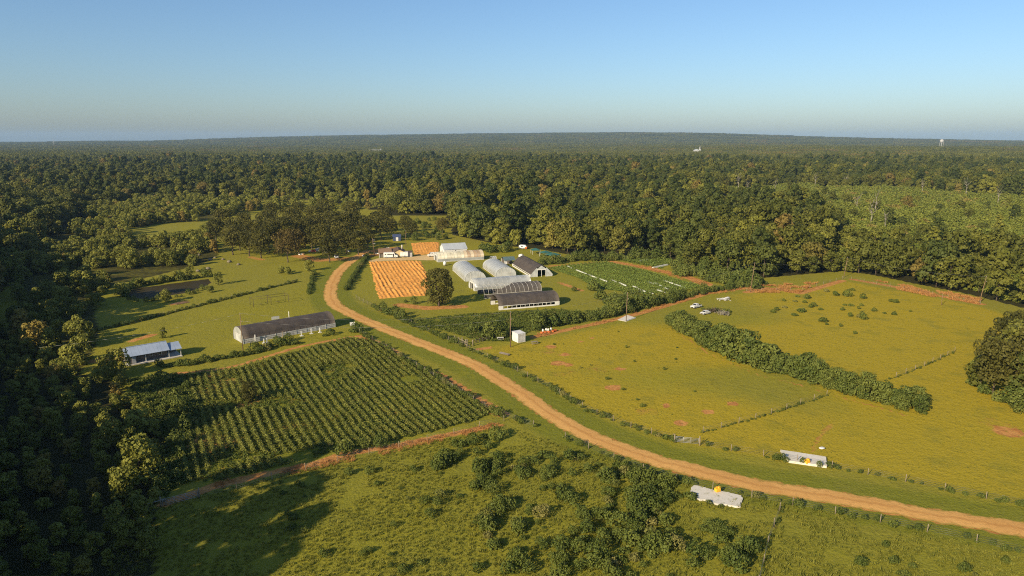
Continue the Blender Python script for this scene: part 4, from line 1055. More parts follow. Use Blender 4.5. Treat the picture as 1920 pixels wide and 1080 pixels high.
def tunnel(name, label, org, ang, L, Wd, hw, hp, cover, hoopmat, nh, kind='quonset', zc=None, start=None, ends=('wall', 'wall'), endmat='endfilm', side='boards', sidemat='board', panels=None, wob=0.0):
    root = thing(name, label, 'greenhouse', (org[0], org[1], 0), R(ang), None)
    pr = profile(kind, Wd, hw, hp)
    n = len(pr)
    # cover: one skin with thickness; a torn one starts at a different x on each course
    def skin(x0s, x1, nm, mat, lb=None, seg=6):
        mb = MB(); rows = []
        for j, (y, z) in enumerate(pr):
            xs = [x0s[j] + (x1 - x0s[j]) * i / seg for i in range(seg + 1)]
            rows.append([(x, y, z + 0.03 + (wob * (vnoise([x * 3], [j * 5.0], 4, 3)[0] - .5))) for x in xs])
        k = len(mb.v)
        for r in rows: mb.v += r
        cy, cz = Wd / 2, hw * .6
        for r in rows: mb.v += [(x, cy + (y - cy) * .992, z - 0.05) for x, y, z in r]
        m = seg + 1; off = n * m
        for j in range(n - 1):
            for i in range(seg):
                a, b, c, d = j * m + i, j * m + i + 1, (j + 1) * m + i + 1, (j + 1) * m + i
                mb.f.append((a, b, c, d)); mb.sm.append(kind != 'gambrel'); mb.f.append((off + a, off + d, off + c, off + b)); mb.sm.append(kind != 'gambrel')
        for j in range(n - 1):
            for i in (0, seg):
                a, d = j * m + i, (j + 1) * m + i
                mb.f.append((a, d, off + d, off + a)); mb.sm.append(False)
        for i in range(seg):
            for j in (0, n - 1):
                a, b = j * m + i, j * m + i + 1
                mb.f.append((a, b, off + b, off + a)); mb.sm.append(False)
        o = mb.build(nm, M[mat], root)
        if lb: o['label'] = lb
        return o
    st = start or [0.0] * n
    if panels:
        for i in range(nh - 1):
            skin([L * i / (nh - 1)] * n, L * (i + 1) / (nh - 1), 'cover_panel', panels[min(i, len(panels) - 1)], None, 1)
    else:
        skin(st, L, 'cover', cover, None, max(6, nh - 1))
    for i in range(nh):
        x = L * i / (nh - 1); mb = MB(); r = 0.055 if hoopmat != cover else 0.04
        mb.path([(x, 0, 0)] + [(x, y, z + 0.02) for y, z in pr] + [(x, Wd, 0)], r, 5)
        mb.build('hoop', M[hoopmat], root)
    for y in (-0.03, Wd + 0.03):
        if side == 'boards':
            for q in range(3):
                z = hw * (q + .5) / 3
                MB().box((L / 2, y, z), (L - .05, .04, hw / 3 - .10)).build('side_board', M[sidemat], root)
            k = max(4, int(L / 3))
            for i in range(k + 1):
                MB().box((L * i / k, y - .05 if y < 1 else y + .05, hw / 2 + .05), (.12, .06, hw + .1)).build('side_post', M['boardgrey'], root)
        elif side == 'open':
            MB().box((L / 2, y, .28), (L - .05, .06, .5)).build('baseboard', M[sidemat], root)
            MB().box((L / 2, y, hw - .08), (L - .05, .07, .18)).build('hip_board', M[sidemat], root)
            k = int(L / 1.6)
            for i in range(k + 1):
                MB().box((L * i / k, y, hw / 2 + .15), (.11, .09, hw - .55)).build('side_post', M[sidemat], root)
            for xx in (.8, L - .8):
                MB().box((xx, y - .03 if y < 1 else y + .03, hw / 2), (1.6, .04, hw - .1)).build('side_sheet', M[sidemat], root)
        else:
            MB().box((L / 2, y, hw / 2), (L - .05, .05, hw - .04)).build('side_curtain', M[sidemat], root)
            MB().box((L / 2, y - .02 if y < 1 else y + .02, hw - .05), (L, .06, .12)).build('hip_board', M['board'], root)
            MB().box((L / 2, y - .02 if y < 1 else y + .02, .12), (L, .06, .22)).build('baseboard', M['board'], root)
    for x, e, sg in ((0.06, ends[0], -1), (L - .06, ends[1], 1)):
        if e == 'open': 
            continue
        full = [(0, 0)] + [(y, z - .03) for y, z in pr] + [(Wd, 0)]
        if e == 'doors':    # framed end with two dark door openings
            dw, dh, yc = 3.9, hw + (hp - hw) * .50, Wd / 2
            lft = [(0.02, 0)] + [(y, z - .03) for y, z in pr if y < yc - dw / 2] + [(yc - dw / 2, dh + .55), (yc - dw / 2, 0)]
            rgt = [(yc + dw / 2, 0), (yc + dw / 2, dh + .55)] + [(y, z - .03) for y, z in pr if y > yc + dw / 2] + [(Wd - .02, 0)]
            top = [(yc - dw / 2, dh), (yc - dw / 2, dh + .55)] + [(y, z - .03) for y, z in pr if abs(y - yc) < dw / 2] + [(yc + dw / 2, dh + .55), (yc + dw / 2, dh)]
            for pg in (lft, rgt, top):
                mb = MB(); mb.loft([[(x - .03, y, z) for y, z in pg], [(x + .03, y, z) for y, z in pg]], False); mb.build('end_wall', M[endmat], root)
            for yy in (yc - dw / 2, yc, yc + dw / 2): MB().box((x + sg * .06, yy, dh / 2), (.12, .16, dh)).build('door_post', M['white'], root)
            MB().box((x + sg * .08, yc, dh + .12), (.12, dw + .3, .34)).build('door_header', M['white'], root)
            for yy in (.9, 1.9, Wd - .9, Wd - 1.9): MB().box((x + sg * .05, yy, hw * .8), (.08, .1, hw * 1.5)).build('stud', M['board'], root)
        else:
            mb = MB(); mb.loft([[(x - .03, y, z) for y, z in full], [(x + .03, y, z) for y, z in full]], False); mb.build('end_wall', M[endmat], root)
            for yy in (Wd * .27, Wd * .73): MB().box((x + sg * .06, yy, hp * .40), (.08, .12, hp * .8)).build('stud', M['board'], root)
            MB().box((x + sg * .06, Wd / 2, hw + .9), (.08, Wd * .5, .14)).build('end_rail', M['board'], root)
            d = MB().box((x + sg * .07, Wd / 2, hw * .55 + .35), (.06, Wd * .42, hw + .6)).build('end_door', M['endfilm'], root)
    return root

A = P(456.6, 645.3)
tunnel('high_tunnel', 'long tunnel with dark shade cloth and white plank sides left of the road', A, 40.5, 29.8, 8.2, 1.5, 4.5, 'shade', 'shade', 16, side='boards', sidemat='board', endmat='polyfilm')
tunnel('high_tunnel', 'front dark-covered tunnel with white side band nearest the hedge', P(935, 582), 20, 23.6, 9.2, 1.55, 4.5, 'shade', 'shadegrey', 14, side='open', sidemat='white', ends=('open', 'wall'))
pr_n = 15
tunnel('high_tunnel', 'half-stripped dark tunnel with bare hoops and a torn cover at its left', P(908, 560), 20, 23.8, 8.6, 1.6, 4.4, 'shadegrey', 'board', 14, side='curtain', sidemat='shadegrey', ends=('open', 'wall'),
       start=[2.5 + 9.5 * min(1, (i / 6.0)) + (0.9 if i % 2 else 0) + (1.2 if i > 9 else 0) for i in range(pr_n)], wob=.10)
tunnel('greenhouse', 'long pale plastic tunnel just behind the torn dark one', P(890, 546), 21, 24.6, 7.8, 1.3, 4.3, 'polyfilm', 'endfilm', 13, side='curtain', sidemat='polyfilm', ends=('doors', 'wall'))
for nm, lb, nl, an, L, Wd, cov, hp, kd, es, sm, hm in (
        ('greenhouse', 'pale plastic tunnel beside the lone oak, end toward the camera', P(872.5, 528), 106, 27.5, 9.0, 'polyfilm', 4.3, 'quonset', 'wall', 'polyfilm', 'white'),
        ('greenhouse', 'pale plastic tunnel between the first one and the black-roofed tunnel', P(930, 520), 106, 24.5, 9.2, 'polyfilm', 4.2, 'quonset', 'wall', 'polyfilm', 'white')):
    o = v2(nl, an - 90, Wd)
    tunnel(nm, lb, o, an, L, Wd, 1.0, hp, cov, 'endfilm', 17, kd, side='curtain', sidemat=sm, ends=(es, 'wall'))
o = v2(P(995, 520), 17, 10.2)
tunnel('high_tunnel', 'black-roofed tunnel with white framed doors in its near end', o, 106, 29.0, 10.2, 1.2, 5.0, 'shade', 'shade', 12, 'gambrel', side='open', sidemat='white', ends=('doors', 'wall'), endmat='endfilm')
tunnel('greenhouse', 'farthest plastic tunnel with brown streaks, in front of the grey barn', P(820.8, 491.7), 19.5, 24.0, 8.4, 1.5, 4.4, 'polyold', 'polyfilm', 15, side='curtain', sidemat='polyfilm', ends=('doors', 'wall'), panels=['polyold'] * 8 + ['tanfilm', 'brownfilm', 'tanfilm', 'brownfilm', 'brownfilm', 'tanfilm'])

# ------------------------------------------------------------------ gabled buildings
def slope_sheets(root, x0, x1, ya, za, yb, zb, mat, w=0.95, nm='roof_sheet', th=.05):
    n = max(1, int(round((x1 - x0) / w))); w = (x1 - x0) / n
    for i in range(n):
        a, b = x0 + i * w + .01, x0 + (i + 1) * w - .01; u = .012 * (i % 2)
        mb = MB(); mb.loft([[(a, ya, za + u), (b, ya, za + u), (b, ya, za + u - th), (a, ya, za + u - th)], [(a, yb, zb + u), (b, yb, zb + u), (b, yb, zb + u - th), (a, yb, zb + u - th)]], False)
        mb.build(nm, M[mat], root)

def gable(name, label, cat, org, ang, L, D, eave, ridge, wall, roof, ov=.35, sheet_w=.95, back=True):
    root = thing(name, label, cat, (org[0], org[1], 0), R(ang))
    mb = MB(); pg = [(0, 0), (0, eave), (D / 2, ridge - .05), (D, eave), (D, 0)]
    mb.loft([[(0, y, z) for y, z in pg], [(L, y, z) for y, z in pg]], False)
    mb.build('wall', M[wall], root)
    dz = (ridge - eave) / (D / 2) * ov
    slope_sheets(root, -ov, L + ov, -ov, eave - dz + .06, D / 2, ridge + .06, roof, sheet_w)
    slope_sheets(root, -ov, L + ov, D + ov, eave - dz + .06, D / 2, ridge + .06, roof, sheet_w)
    MB().box((L / 2, D / 2, ridge + .08), (L + 2 * ov, .3, .06)).build('ridge_cap', M[roof], root)
    return root
def opening(root, nm, c, d, mat, frame='white', fr=.09):
    """window or door standing 2 cm proud of a wall, with a frame round it"""
    o = MB().box(c, d).build(nm, M[mat], root)
    x, y, z = c; w, t, h = d
    mb = MB()
    if t < w:
        for s in (-1, 1): mb.box((x + s * (w / 2 + fr / 2), y, z), (fr, t + .03, h + 2 * fr)); mb.box((x, y, z + s * (h / 2 + fr / 2)), (w - .01, t + .03, fr))
    else:
        for s in (-1, 1): mb.box((x, y + s * (t / 2 + fr / 2), z), (w + .03, fr, h + 2 * fr)); mb.box((x, y, z + s * (h / 2 + fr / 2)), (w + .03, t - .01, fr))
    mb.build('frame', M[frame], o)
    return o

# house with pale blue metal roof, porch along its front
hp_ = P(239.5, 686)
h = thing('farm_house', 'low grey house with pale blue metal roof and shaded porch at the left', 'house', (hp_[0], hp_[1], 0), R(39.6))
MB().box((6.8, 2.6, .12), (14.0, 6.2, .24)).build('slab', M['slab'], h)
mb = MB(); pg = [(1.5, .24), (1.5, 2.75), (2.8, 4.15), (5.6, 2.55), (5.6, .24)]
mb.loft([[(.15, y, z) for y, z in pg], [(10.4, y, z) for y, z in pg]], False); mb.build('wall', M['siding'], h)
MB().box((1.15, .78, 1.4), (2.0, 1.4, 2.3)).build('porch_room', M['siding'], h)
MB().box((1.7, .05, 1.3), (.9, .06, 2.0)).build('door', M['boardgrey'], h)
slope_sheets(h, -.4, 10.7, -.45, 2.52, 2.8, 4.4, 'bluemetal', .92)
slope_sheets(h, -.4, 10.7, 6.0, 2.62, 2.8, 4.4, 'bluemetal', .92)
MB().box((5.15, 2.8, 4.43), (11.1, .3, .06)).build('ridge_cap', M['bluemetal'], h)
slope_sheets(h, 10.72, 13.9, -.35, 2.35, 2.8, 3.75, 'bluemetal', .8)
slope_sheets(h, 10.72, 13.9, 5.9, 2.35, 2.8, 3.75, 'bluemetal', .8)
for i in range(14):
    MB().box((2.4 + i * .58, 1.47, 1.45), (.06, .05, 2.3)).build('siding_batten', M['siding'], h)
MB().box((12.2, 5.3, 1.3), (2.9, .12, 2.2)).build('carport_wall', M['siding'], h)
for x, y in ((.05, .02), (4.6, .02), (10.5, .02), (13.6, .02), (13.6, 5.4)): MB().box((x, y, 1.3), (.16, .16, 2.4)).build('porch_post', M['white'], h)
MB().box((5.2, .02, 2.48), (10.8, .14, .2)).build('porch_beam', M['white'], h)
for x in (6.3, 8.6): opening(h, 'window', (x, 1.46, 1.6), (.55, .06, .6), 'glass')
opening(h, 'door', (4.0, 1.46, 1.3), (.9, .06, 2.0), 'siding', 'siding')
MB().tube((-.35, .6, 0), (-.35, .6, 1.1), .45, .4, 10).build('water_tank', M['white'], h)
MB().box((13.2, -.35, .1), (.6, .3, .2)).build('step', M['slab'], h)

# grey barn
b = gable('barn', 'pale grey metal barn with white gable behind the farthest plastic tunnel', 'barn', P(833, 483), 19.5, 12.2, 9.0, 4.2, 6.6, 'white', 'greymetal', .3, 1.2)
opening(b, 'barn_door', (-.03, 3.2, 1.7), (.06, 2.2, 3.4), 'boardgrey'); opening(b, 'window', (-.03, 6.6, 2.2), (.06, .8, 1.0), 'glass')
opening(b, 'window', (6, -.03, 3.2), (.7, .06, .6), 'glass')
# beige farmhouse: main gable faces the drive, wings on both sides
k0 = P(736.5, 483)
fh = thing('farm_house', 'beige house with dark brown gable roof behind the parked bus', 'house', (k0[0], k0[1], 0), R(12))
mb = MB(); pg = [(0, 0), (0, 2.7), (3.1, 4.1), (6.2, 2.7), (6.2, 0)]
mb.loft([[(x, 0, z) for x, z in pg], [(x, 10, z) for x, z in pg]], False); mb.build('wall', M['beige'], fh)
for s in (-1, 1):
    for i in range(8):
        y0 = -.4 + i * 1.35; mb = MB(); xe = 3.1 + s * 3.6
        mb.loft([[(xe, y0, 2.52), (xe, y0 + 1.33, 2.52), (xe, y0 + 1.33, 2.45), (xe, y0, 2.45)], [(3.1, y0, 4.22), (3.1, y0 + 1.33, 4.22), (3.1, y0 + 1.33, 4.15), (3.1, y0, 4.15)]], False)
        mb.build('roof_sheet', M['brownroof'], fh)
MB().box((3.1, -.03, 1.15), (2.2, .06, 2.2)).build('garage_door', M['beige'], fh)
opening(fh, 'window', (5.4, -.03, 1.5), (.8, .06, .9), 'glass')
MB().box((-3.4, 5, 1.25), (6.4, 7, 2.5)).build('left_wing', M['siding'], fh)
mb = MB(); mb.loft([[(-7.2, .6, 2.4), (-.3, .6, 2.75), (-.3, .6, 2.65), (-7.2, .6, 2.3)], [(-7.2, 9, 3.6), (-.3, 9, 3.7), (-.3, 9, 3.6), (-7.2, 9, 3.5)]], False); mb.build('wing_roof', M['tanroof'], fh)
MB().box((8.2, 1.9, 1.3), (3.6, 3.6, 2.6)).build('right_wing', M['boardgrey'], fh)
MB().box((8.2, 1.8, 2.68), (4.2, 4.4, .14)).build('wing_roof', M['brownroof'], fh)
MB().tube((5.2, 6, 3.4), (5.2, 6, 5.6), .35, .3, 8).build('chimney', M['slab'], fh)
for x in (-6.8, -4.6, -2.4): MB().box((x, .9, 1.2), (.15, .15, 2.4)).build('porch_post', M['white'], fh)
bs = gable('shed', 'small blue shed under the trees behind the beige house', 'shed', P(737, 452), 10, 4.6, 4.0, 2.6, 3.8, 'blue', 'blue', .3, 1.1)
opening(bs, 'door', (2.4, -.03, 1.1), (1.2, .06, 2.1), 'white')
# teal open pavilion
pv = thing('pavilion', 'open pavilion with teal roof between the pale and black tunnels', 'pavilion', (*P(946, 497), 0), R(15))
slope_sheets(pv, -.3, 5.5, -.6, 2.3, 3.0, 3.6, 'tealroof', 1.2); slope_sheets(pv, -.3, 5.5, 6.6, 2.3, 3.0, 3.6, 'tealroof', 1.2)
for x in (0, 5.2):
    for y in (0, 6): MB().box((x, y, 1.2), (.2, .2, 2.4)).build('post', M['white'], pv)
MB().box((.7, .1, 1.1), (1.2, .1, 1.8)).build('side_wall', M['white'], pv)
MB().box((2.6, 5.8, 1.2), (5.2, .1, 2.3)).build('rear_wall', M['siding'], pv)
MB().box((3.4, 3, .5), (2.2, 1.2, .9)).build('workbench', M['siding'], pv)
def canopy(px, py, label, w, rz):
    t = thing('canopy', label, 'canopy', (*P(px, py), 0), R(rz), 'green canopies at the wood edge')
    mb = MB(); e, a = 2.3, 3.1
    for i in range(4):
        c = [(-w, -w), (w, -w), (w, w), (-w, w)]
        p, q = c[i], c[(i + 1) % 4]
        mb.poly([(p[0], p[1], e), (q[0], q[1], e), (q[0] * .12, q[1] * .12, a), (p[0] * .12, p[1] * .12, a)]); mb.poly([(p[0], p[1], e - .22), (q[0], q[1], e - .22), (q[0], q[1], e), (p[0], p[1], e)])
    c = [(-w * .12, -w * .12, a), (w * .12, -w * .12, a), (w * .12, w * .12, a), (-w * .12, w * .12, a)]; mb.poly(c)
    mb.build('roof', M['greenroof'], t)
    for x in (-w + .1, w - .1):
        for y in (-w + .1, w - .1): MB().box((x, y, 1.1), (.1, .1, 2.2)).build('leg', M['white'], t)
canopy(1037, 485, 'green canopy, the nearest and largest of the three at the wood edge', 2.9, 30); canopy(1023, 481, 'green canopy in the middle of the three at the wood edge', 2.4, 30); canopy(1004, 476, 'dull green canopy, leftmost of the three at the wood edge', 2.2, 10)

# white storage shed in the pasture corner
c0 = P(957.9, 638.5); c1 = P(971, 643)
sd = thing('storage_shed', 'white box-like metal storage shed beside the wooden pole', 'shed', (c1[0], c1[1], 0), math.atan2(P(987.5, 640)[1] - c1[1], P(987.5, 640)[0] - c1[0]))
MB().box((1.35, 1.6, 1.35), (2.7, 3.2, 2.6)).build('wall', M['white'], sd)
mb = MB(); mb.loft([[(-.08, -.08, 2.66), (2.78, -.08, 2.66), (2.78, -.08, 2.76), (-.08, -.08, 2.76)], [(-.08, 3.28, 2.82), (2.78, 3.28, 2.82), (2.78, 3.28, 2.92), (-.08, 3.28, 2.92)]], False); mb.build('roof', M['white'], sd)
for i in range(6): MB().box((.42 + i * .38, -.02, 1.28), (.36, .05, 2.25)).build('door_panel', M['board'], sd)
for x in (.12, 2.58): MB().box((x, -.03, 1.35), (.14, .09, 2.55)).build('corner_trim', M['white'], sd)
for i in range(7): MB().box((-.01, .3 + i * .43, 1.35), (.05, .05, 2.5)).build('rib', M['white'], sd)
MB().box((1.35, -.03, .08), (2.7, .1, .16)).build('skid', M['board'], sd)

# ------------------------------------------------------------------ vehicles
def wheel(root, x, y, r=.36, w=.24):
    t = MB().tube((x, y - w / 2, r), (x, y + w / 2, r), r, r, 14).build('wheel', M['rubber'], root)
    MB().tube((x, y - w / 2 - .015, r), (x, y + w / 2 + .015, r), r * .55, r * .55, 10).build('rim', M['chrome'], t)
def shell(prof, w, inset_from, inset):
    """side profile extruded across the width; points above inset_from lean inward"""
    mb = MB(); n = len(prof)
    def ring(s): return [(x, s * (w / 2 - (inset if z > inset_from else 0)), z) for x, z in prof]
    mb.loft([ring(-1), ring(1)], False); return mb
def pickup(label, loc, rz, mat='white', bed=True, scale=1.0):
    t = thing('pickup_truck' if bed else 'car', label, 'pickup truck' if bed else 'car', (loc[0], loc[1], 0), R(rz)); t.scale = (scale,) * 3
    if bed: pr = [(-2.6, .45), (-2.62, 1.05), (-.75, 1.08), (-.62, 1.75), (.55, 1.78), (1.2, 1.15), (2.45, 1.02), (2.62, .8), (2.6, .42)]
    else: pr = [(-2.2, .4), (-2.25, .95), (-1.75, 1.05), (-1.1, 1.48), (.35, 1.5), (1.05, 1.0), (2.05, .88), (2.2, .7), (2.18, .38)]
    shell(pr, 1.85, 1.2, .16).build('body', M[mat], t)
    zt = 1.43 if bed else 1.25; dz = .5 if bed else .36
    for s in (-1, 1):
        for xa, xb in (((-.5, .05), (.15, .72)) if bed else ((-1.1, -.35), (-.25, .5))):
            MB().box(((xa + xb) / 2, s * (.79 if bed else .80), zt), (xb - xa, .08, dz * .8)).build('side_window', M['glass'], t)
    q = ((.62, 1.72), (1.16, 1.2)) if bed else ((.42, 1.46), (1.0, 1.05))
    mb = MB(); mb.loft([[(q[0][0] + .03, -.68, q[0][1]), (q[1][0] + .03, -.78, q[1][1])], [(q[0][0] + .03, .68, q[0][1]), (q[1][0] + .03, .78, q[1][1])]], False, False)
    k = [(q[0][0] + .03, -.68, q[0][1] + .02), (q[1][0] + .04, -.78, q[1][1] + .02), (q[1][0] + .04, .78, q[1][1] + .02), (q[0][0] + .03, .68, q[0][1] + .02)]
    mb = MB(); mb.loft([k, [(x - .05, y, z - .04) for x, y, z in k]], False); mb.build('windshield', M['glass'], t)
    if bed: MB().box((-1.68, 0, 1.08), (1.7, 1.5, .03)).build('cargo_bed', M['dark'], t)
    else: MB().box((-1.5, 0, 1.28), (.35, 1.3, .3)).build('rear_window', M['glass'], t)
    MB().box((2.62 if bed else 2.2, 0, .62), (.06, 1.2, .3)).build('grille', M['dark'], t)
    for s in (-1, 1): MB().box((2.6 if bed else 2.18, s * .75, .75), (.08, .28, .18)).build('headlight', M['chrome'], t)
    for x in ((-1.6, 1.6) if bed else (-1.35, 1.4)):
        for s in (-1, 1): wheel(t, x, s * .86)
    return t
pickup('white pickup truck parked on the pasture beside the brush pile', P(1305, 577), 218, scale=.9)
pickup('white car half hidden under the brush pile in the pasture', P(1322, 589), 215, bed=False, scale=.85)
pickup('white pickup truck under the oaks near the road end', P(631, 484), -70)
pickup('white car under the oaks behind the pile of red scrap', P(600, 470), 10, bed=False)
# minibus
t = thing('minibus', 'white short bus parked before the beige house', 'bus', (*P(733, 483.5), 0), R(4)); 
shell([(-3.6, .5), (-3.62, 2.75), (-3.4, 2.9), (1.7, 2.9), (1.95, 2.7), (2.15, 1.75), (3.3, 1.5), (3.55, 1.2), (3.55, .5)], 2.2, 2.0, .10).build('body', M['white'], t)
for s in (-1, 1):
    MB().box((-2.6, s * 1.07, 1.95), (.7, .07, .45)).build('window', M['glass'], t)
    for i in range(5): MB().box((-1.45 + i * .55, s * 1.07, 2.0), (.46, .07, .5)).build('window', M['glass'], t)
    MB().box((1.45, s * 1.08, 1.5), (.6, .08, 1.7)).build('door', M['glass'], t)
    for x in (-2.2, 2.5): wheel(t, x, s * .98, .42, .3)
mb = MB(); k = [(1.99, -.9, 2.62), (2.2, -.98, 1.82), (2.2, .98, 1.82), (1.99, .9, 2.62)]; mb.loft([k, [(x - .06, y, z) for x, y, z in k]], False); mb.build('windshield', M['glass'], t)
MB().box((3.57, 0, .9), (.06, 1.4, .45)).build('grille', M['dark'], t); MB().box((3.6, 0, .55), (.12, 2.1, .2)).build('bumper', M['dark'], t)
# box trailer
t = thing('box_trailer', 'white box trailer parked beside the short bus', 'trailer', (*P(758, 482), 0), R(4))
MB().box((0, 0, 1.65), (3.9, 2.1, 2.2)).build('body', M['white'], t); MB().box((0, 0, 2.78), (3.96, 2.16, .06)).build('roof', M['board'], t)
for i in range(5): MB().box((-1.56 + i * .78, -1.07, 1.65), (.05, .05, 2.1)).build('rib', M['board'], t)
for s in (-1, 1): wheel(t, .2, s * 1.0); MB().box((.2, s * 1.05, .85), (1.0, .3, .06)).build('fender', M['dark'], t)
MB().tube((1.95, 0, .5), (3.0, 0, .5), .05).build('hitch', M['dark'], t)
# white van
t = thing('van', 'white van at the left end of the farthest plastic tunnel', 'van', (*P(811, 481), 0), R(200))
shell([(-2.4, .4), (-2.42, 2.0), (-2.2, 2.2), (.9, 2.2), (1.7, 1.3), (2.4, 1.1), (2.5, .8), (2.48, .4)], 1.9, 1.4, .12).build('body', M['white'], t)
mb = MB(); k = [(.98, -.78, 2.14), (1.72, -.85, 1.34), (1.72, .85, 1.34), (.98, .78, 2.14)]; mb.loft([k, [(x - .05, y, z - .04) for x, y, z in k]], False); mb.build('windshield', M['glass'], t)
for s in (-1, 1):
    MB().box((.35, s * .86, 1.65), (.8, .06, .5)).build('side_window', M['glass'], t)
    for x in (-1.5, 1.6): wheel(t, x, s * .88)
# camper wreck and tank behind the tunnels
t = thing('camper', 'cream and orange camper shell on the grass by the wood', 'camper', (*P(981, 467), 0), R(-15))
shell([(-2.2, .6), (-2.3, 1.9), (-1.6, 2.4), (1.4, 2.3), (2.1, 1.5), (2.2, .6)], 2.0, 1.8, .1).build('body', M['white'], t)
MB().box((1.7, 0, 1.0), (1.1, 2.06, .9)).build('front_panel', M['orange'], t)
for s in (-1, 1): MB().box((-.5, s * 1.0, 1.6), (1.0, .08, .5)).build('window', M['glass'], t); wheel(t, -.3, s * .9)
t = thing('water_tank', 'white round tank behind the black-roofed tunnel', 'tank', (*P(977, 486), 0))
MB().tube((0, 0, .1), (0, 0, 2.3), 1.3, 1.3, 18).build('body', M['white'], t); MB().tube((0, 0, 2.3), (0, 0, 2.7), 1.3, .35, 18).build('lid', M['white'], t)
t = thing('low_tunnel', 'tiny white hoop cover at the far end of the second pale tunnel', 'row cover', (*P(921, 488), 0), R(30))
mb = MB(); mb.loft([[(x, 1.5 * math.cos(a), .1 + 1.9 * math.sin(a)) for a in [math.pi * i / 8 for i in range(9)]] for x in (0, 1.2, 2.4)], True, False); mb.build('cover', M['polyfilm'], t)
for x in (-.02, 1.2, 2.42): MB().path([(x, 1.54 * math.cos(a), .1 + 1.94 * math.sin(a)) for a in [math.pi * i / 8 for i in range(9)]], .05).build('hoop', M['white'], t)
t = thing('water_tank', 'small white tank near the top of the lone oak', 'tank', (*P(834, 498), 0))
MB().tube((0, 0, .2), (0, 0, 1.8), .75, .75, 14).build('body', M['white'], t); MB().tube((0, 0, 1.8), (0, 0, 2.2), .75, .2, 14).build('lid', M['white'], t)
# scrap under the oaks
t = thing('scrap_pile', 'heap of red and white scrap under the oaks', 'scrap heap', (*P(588, 472), 0), R(20))
for i, (x, y, z, dx, dy, dz, m) in enumerate(((0, 0, .6, 2.4, 1.6, 1.2, 'red'), (1.6, .6, .8, 1.4, 1.4, 1.5, 'white'), (-1.8, .3, .4, 1.4, 1.2, .8, 'white'), (2.9, .1, .35, 1.3, 1.0, .6, 'boardgrey'))):
    MB().box((x, y, z), (dx, dy, dz), .3 * i, .85).build('crate', M[m], t)
for i, (x, y) in enumerate(((565, 478), (612, 474), (655, 472), (683, 480), (706, 476), (725, 466))):
    t = thing('junk_pile', 'low heap of pale junk on the bare ground in the grove', 'scrap heap', (*P(x, y), 0), i * .7, 'junk heaps under the oaks')
    for k in range(3): MB().box((k * 1.1 - 1, (k % 2) * .6, .3), (1.0, .8, .5 + .2 * k), k * .5, .8).build('piece', M[('board', 'boardgrey', 'rust')[k]], t)

# ------------------------------------------------------------------ poles, wires, signs
POLES = {}
def pole(px, py, hgt, label, lean=(0, 0), arm=True, r=.15, bits=True):
    x, y = P(px, py)
    t = thing('utility_pole', label, 'pole', (x, y, 0))
    top = (lean[0], lean[1], hgt); POLES[label] = (x + lean[0], y + lean[1], hgt)
    MB().tube((0, 0, -.2), top, r, r * .62, 9).build('pole', M['pole'], t)
    if bits:
        MB().tube((lean[0] * .97, lean[1] * .97, hgt * .985), (lean[0], lean[1], hgt + .25), .05, .06, 8).build('insulator', M['galv'], t)
        MB().box((lean[0] * .8 + .28, lean[1] * .8, hgt * .80), (.5, .08, .08)).build('bracket', M['post'], t)
        MB().tube((lean[0] * .8 + .5, lean[1] * .8, hgt * .80), (lean[0] * .8 + .5, lean[1] * .8, hgt * .80 + .25), .06, .06, 8).build('insulator', M['galv'], t)
    if arm: MB().box((lean[0] * .86, lean[1] * .86 - .1, hgt * .88), (1.6, .1, .12)).build('crossarm', M['post'], t)
    return t
pole(456, 662, 11.6, 'tall wooden pole in front of the long dark-roofed tunnel', arm=False)
pole(957, 651, 10.6, 'tall wooden pole beside the white storage shed', arm=False, r=.17)
pole(1174, 602, 9.6, 'wooden pole standing on the small concrete pad by the hedge', arm=False, lean=(.1, 0))
pole(1407, 547, 11.6, 'wooden pole at the left end of the red grass', lean=(.9, 0), arm=False)
pole(1582, 520, 8.8, 'pole leaning right at the top of the upper pasture', lean=(1.0, .3), arm=False)
pole(1836, 568, 10.0, 'leaning pole at the right end of the dry grass fence', lean=(1.3, 0), arm=False)
t = pole(703, 479, 9.0, 'pole with two lamps beside the parked bus', lean=(-1.0, 0), arm=False)
for z in (8.2, 6.4): MB().box((-1.0 + .8, 0, z), (1.4, .25, .16)).build('lamp', M['galv'], t)
pole(523, 478, 0.1 + 7, 'slim pole among the trunks of the oak grove', arm=False, r=.1, bits=False)
pole(761, 464, 9.5, 'slim pole behind the beige house', arm=False, r=.12)
pole(818, 466, 7.5, 'slim pole beside the grey barn', arm=False, r=.09, bits=False)
pole(1765, 572, 4.5, 'short fence pole under the right grove', arm=False, r=.12, bits=False)
def wire(a, b, sag, label, dz=0.0, grp=None):
    a = Vector(a) + Vector((0, 0, dz)); b = Vector(b) + Vector((0, 0, dz)); mb = MB(); n = 14; pts = []
    for i in range(n + 1):
        q = a.lerp(b, i / n); q.z -= sag * 4 * (i / n) * (1 - i / n); pts.append(q - a)
    mb.path(pts, .022, 4)
    o = mb.build('power_line', M['wire'], None, tuple(a)); tag(o, label, 'power line', grp)
ks = list(POLES.values())
wire(ks[0], ks[1], 2.2, 'upper wire from the tunnel pole to the shed pole', .1); wire(ks[0], ks[1], 2.2, 'lower wire from the tunnel pole to the shed pole', -2.1)
wire(ks[1], ks[2], 1.2, 'wire from the shed pole to the pole by the hedge'); wire(ks[2], ks[3], 1.5, 'wire from the hedge pole to the red grass pole')
wire(ks[3], ks[4], 1.5, 'wire from the red grass pole to the leaning pole'); wire(ks[4], ks[5], 1.5, 'wire from the leaning pole to the fence corner pole')
wire(ks[0], (ks[0][0] - 40, ks[0][1] - 26, 9.5), 1.0, 'wire running left from the tunnel pole')
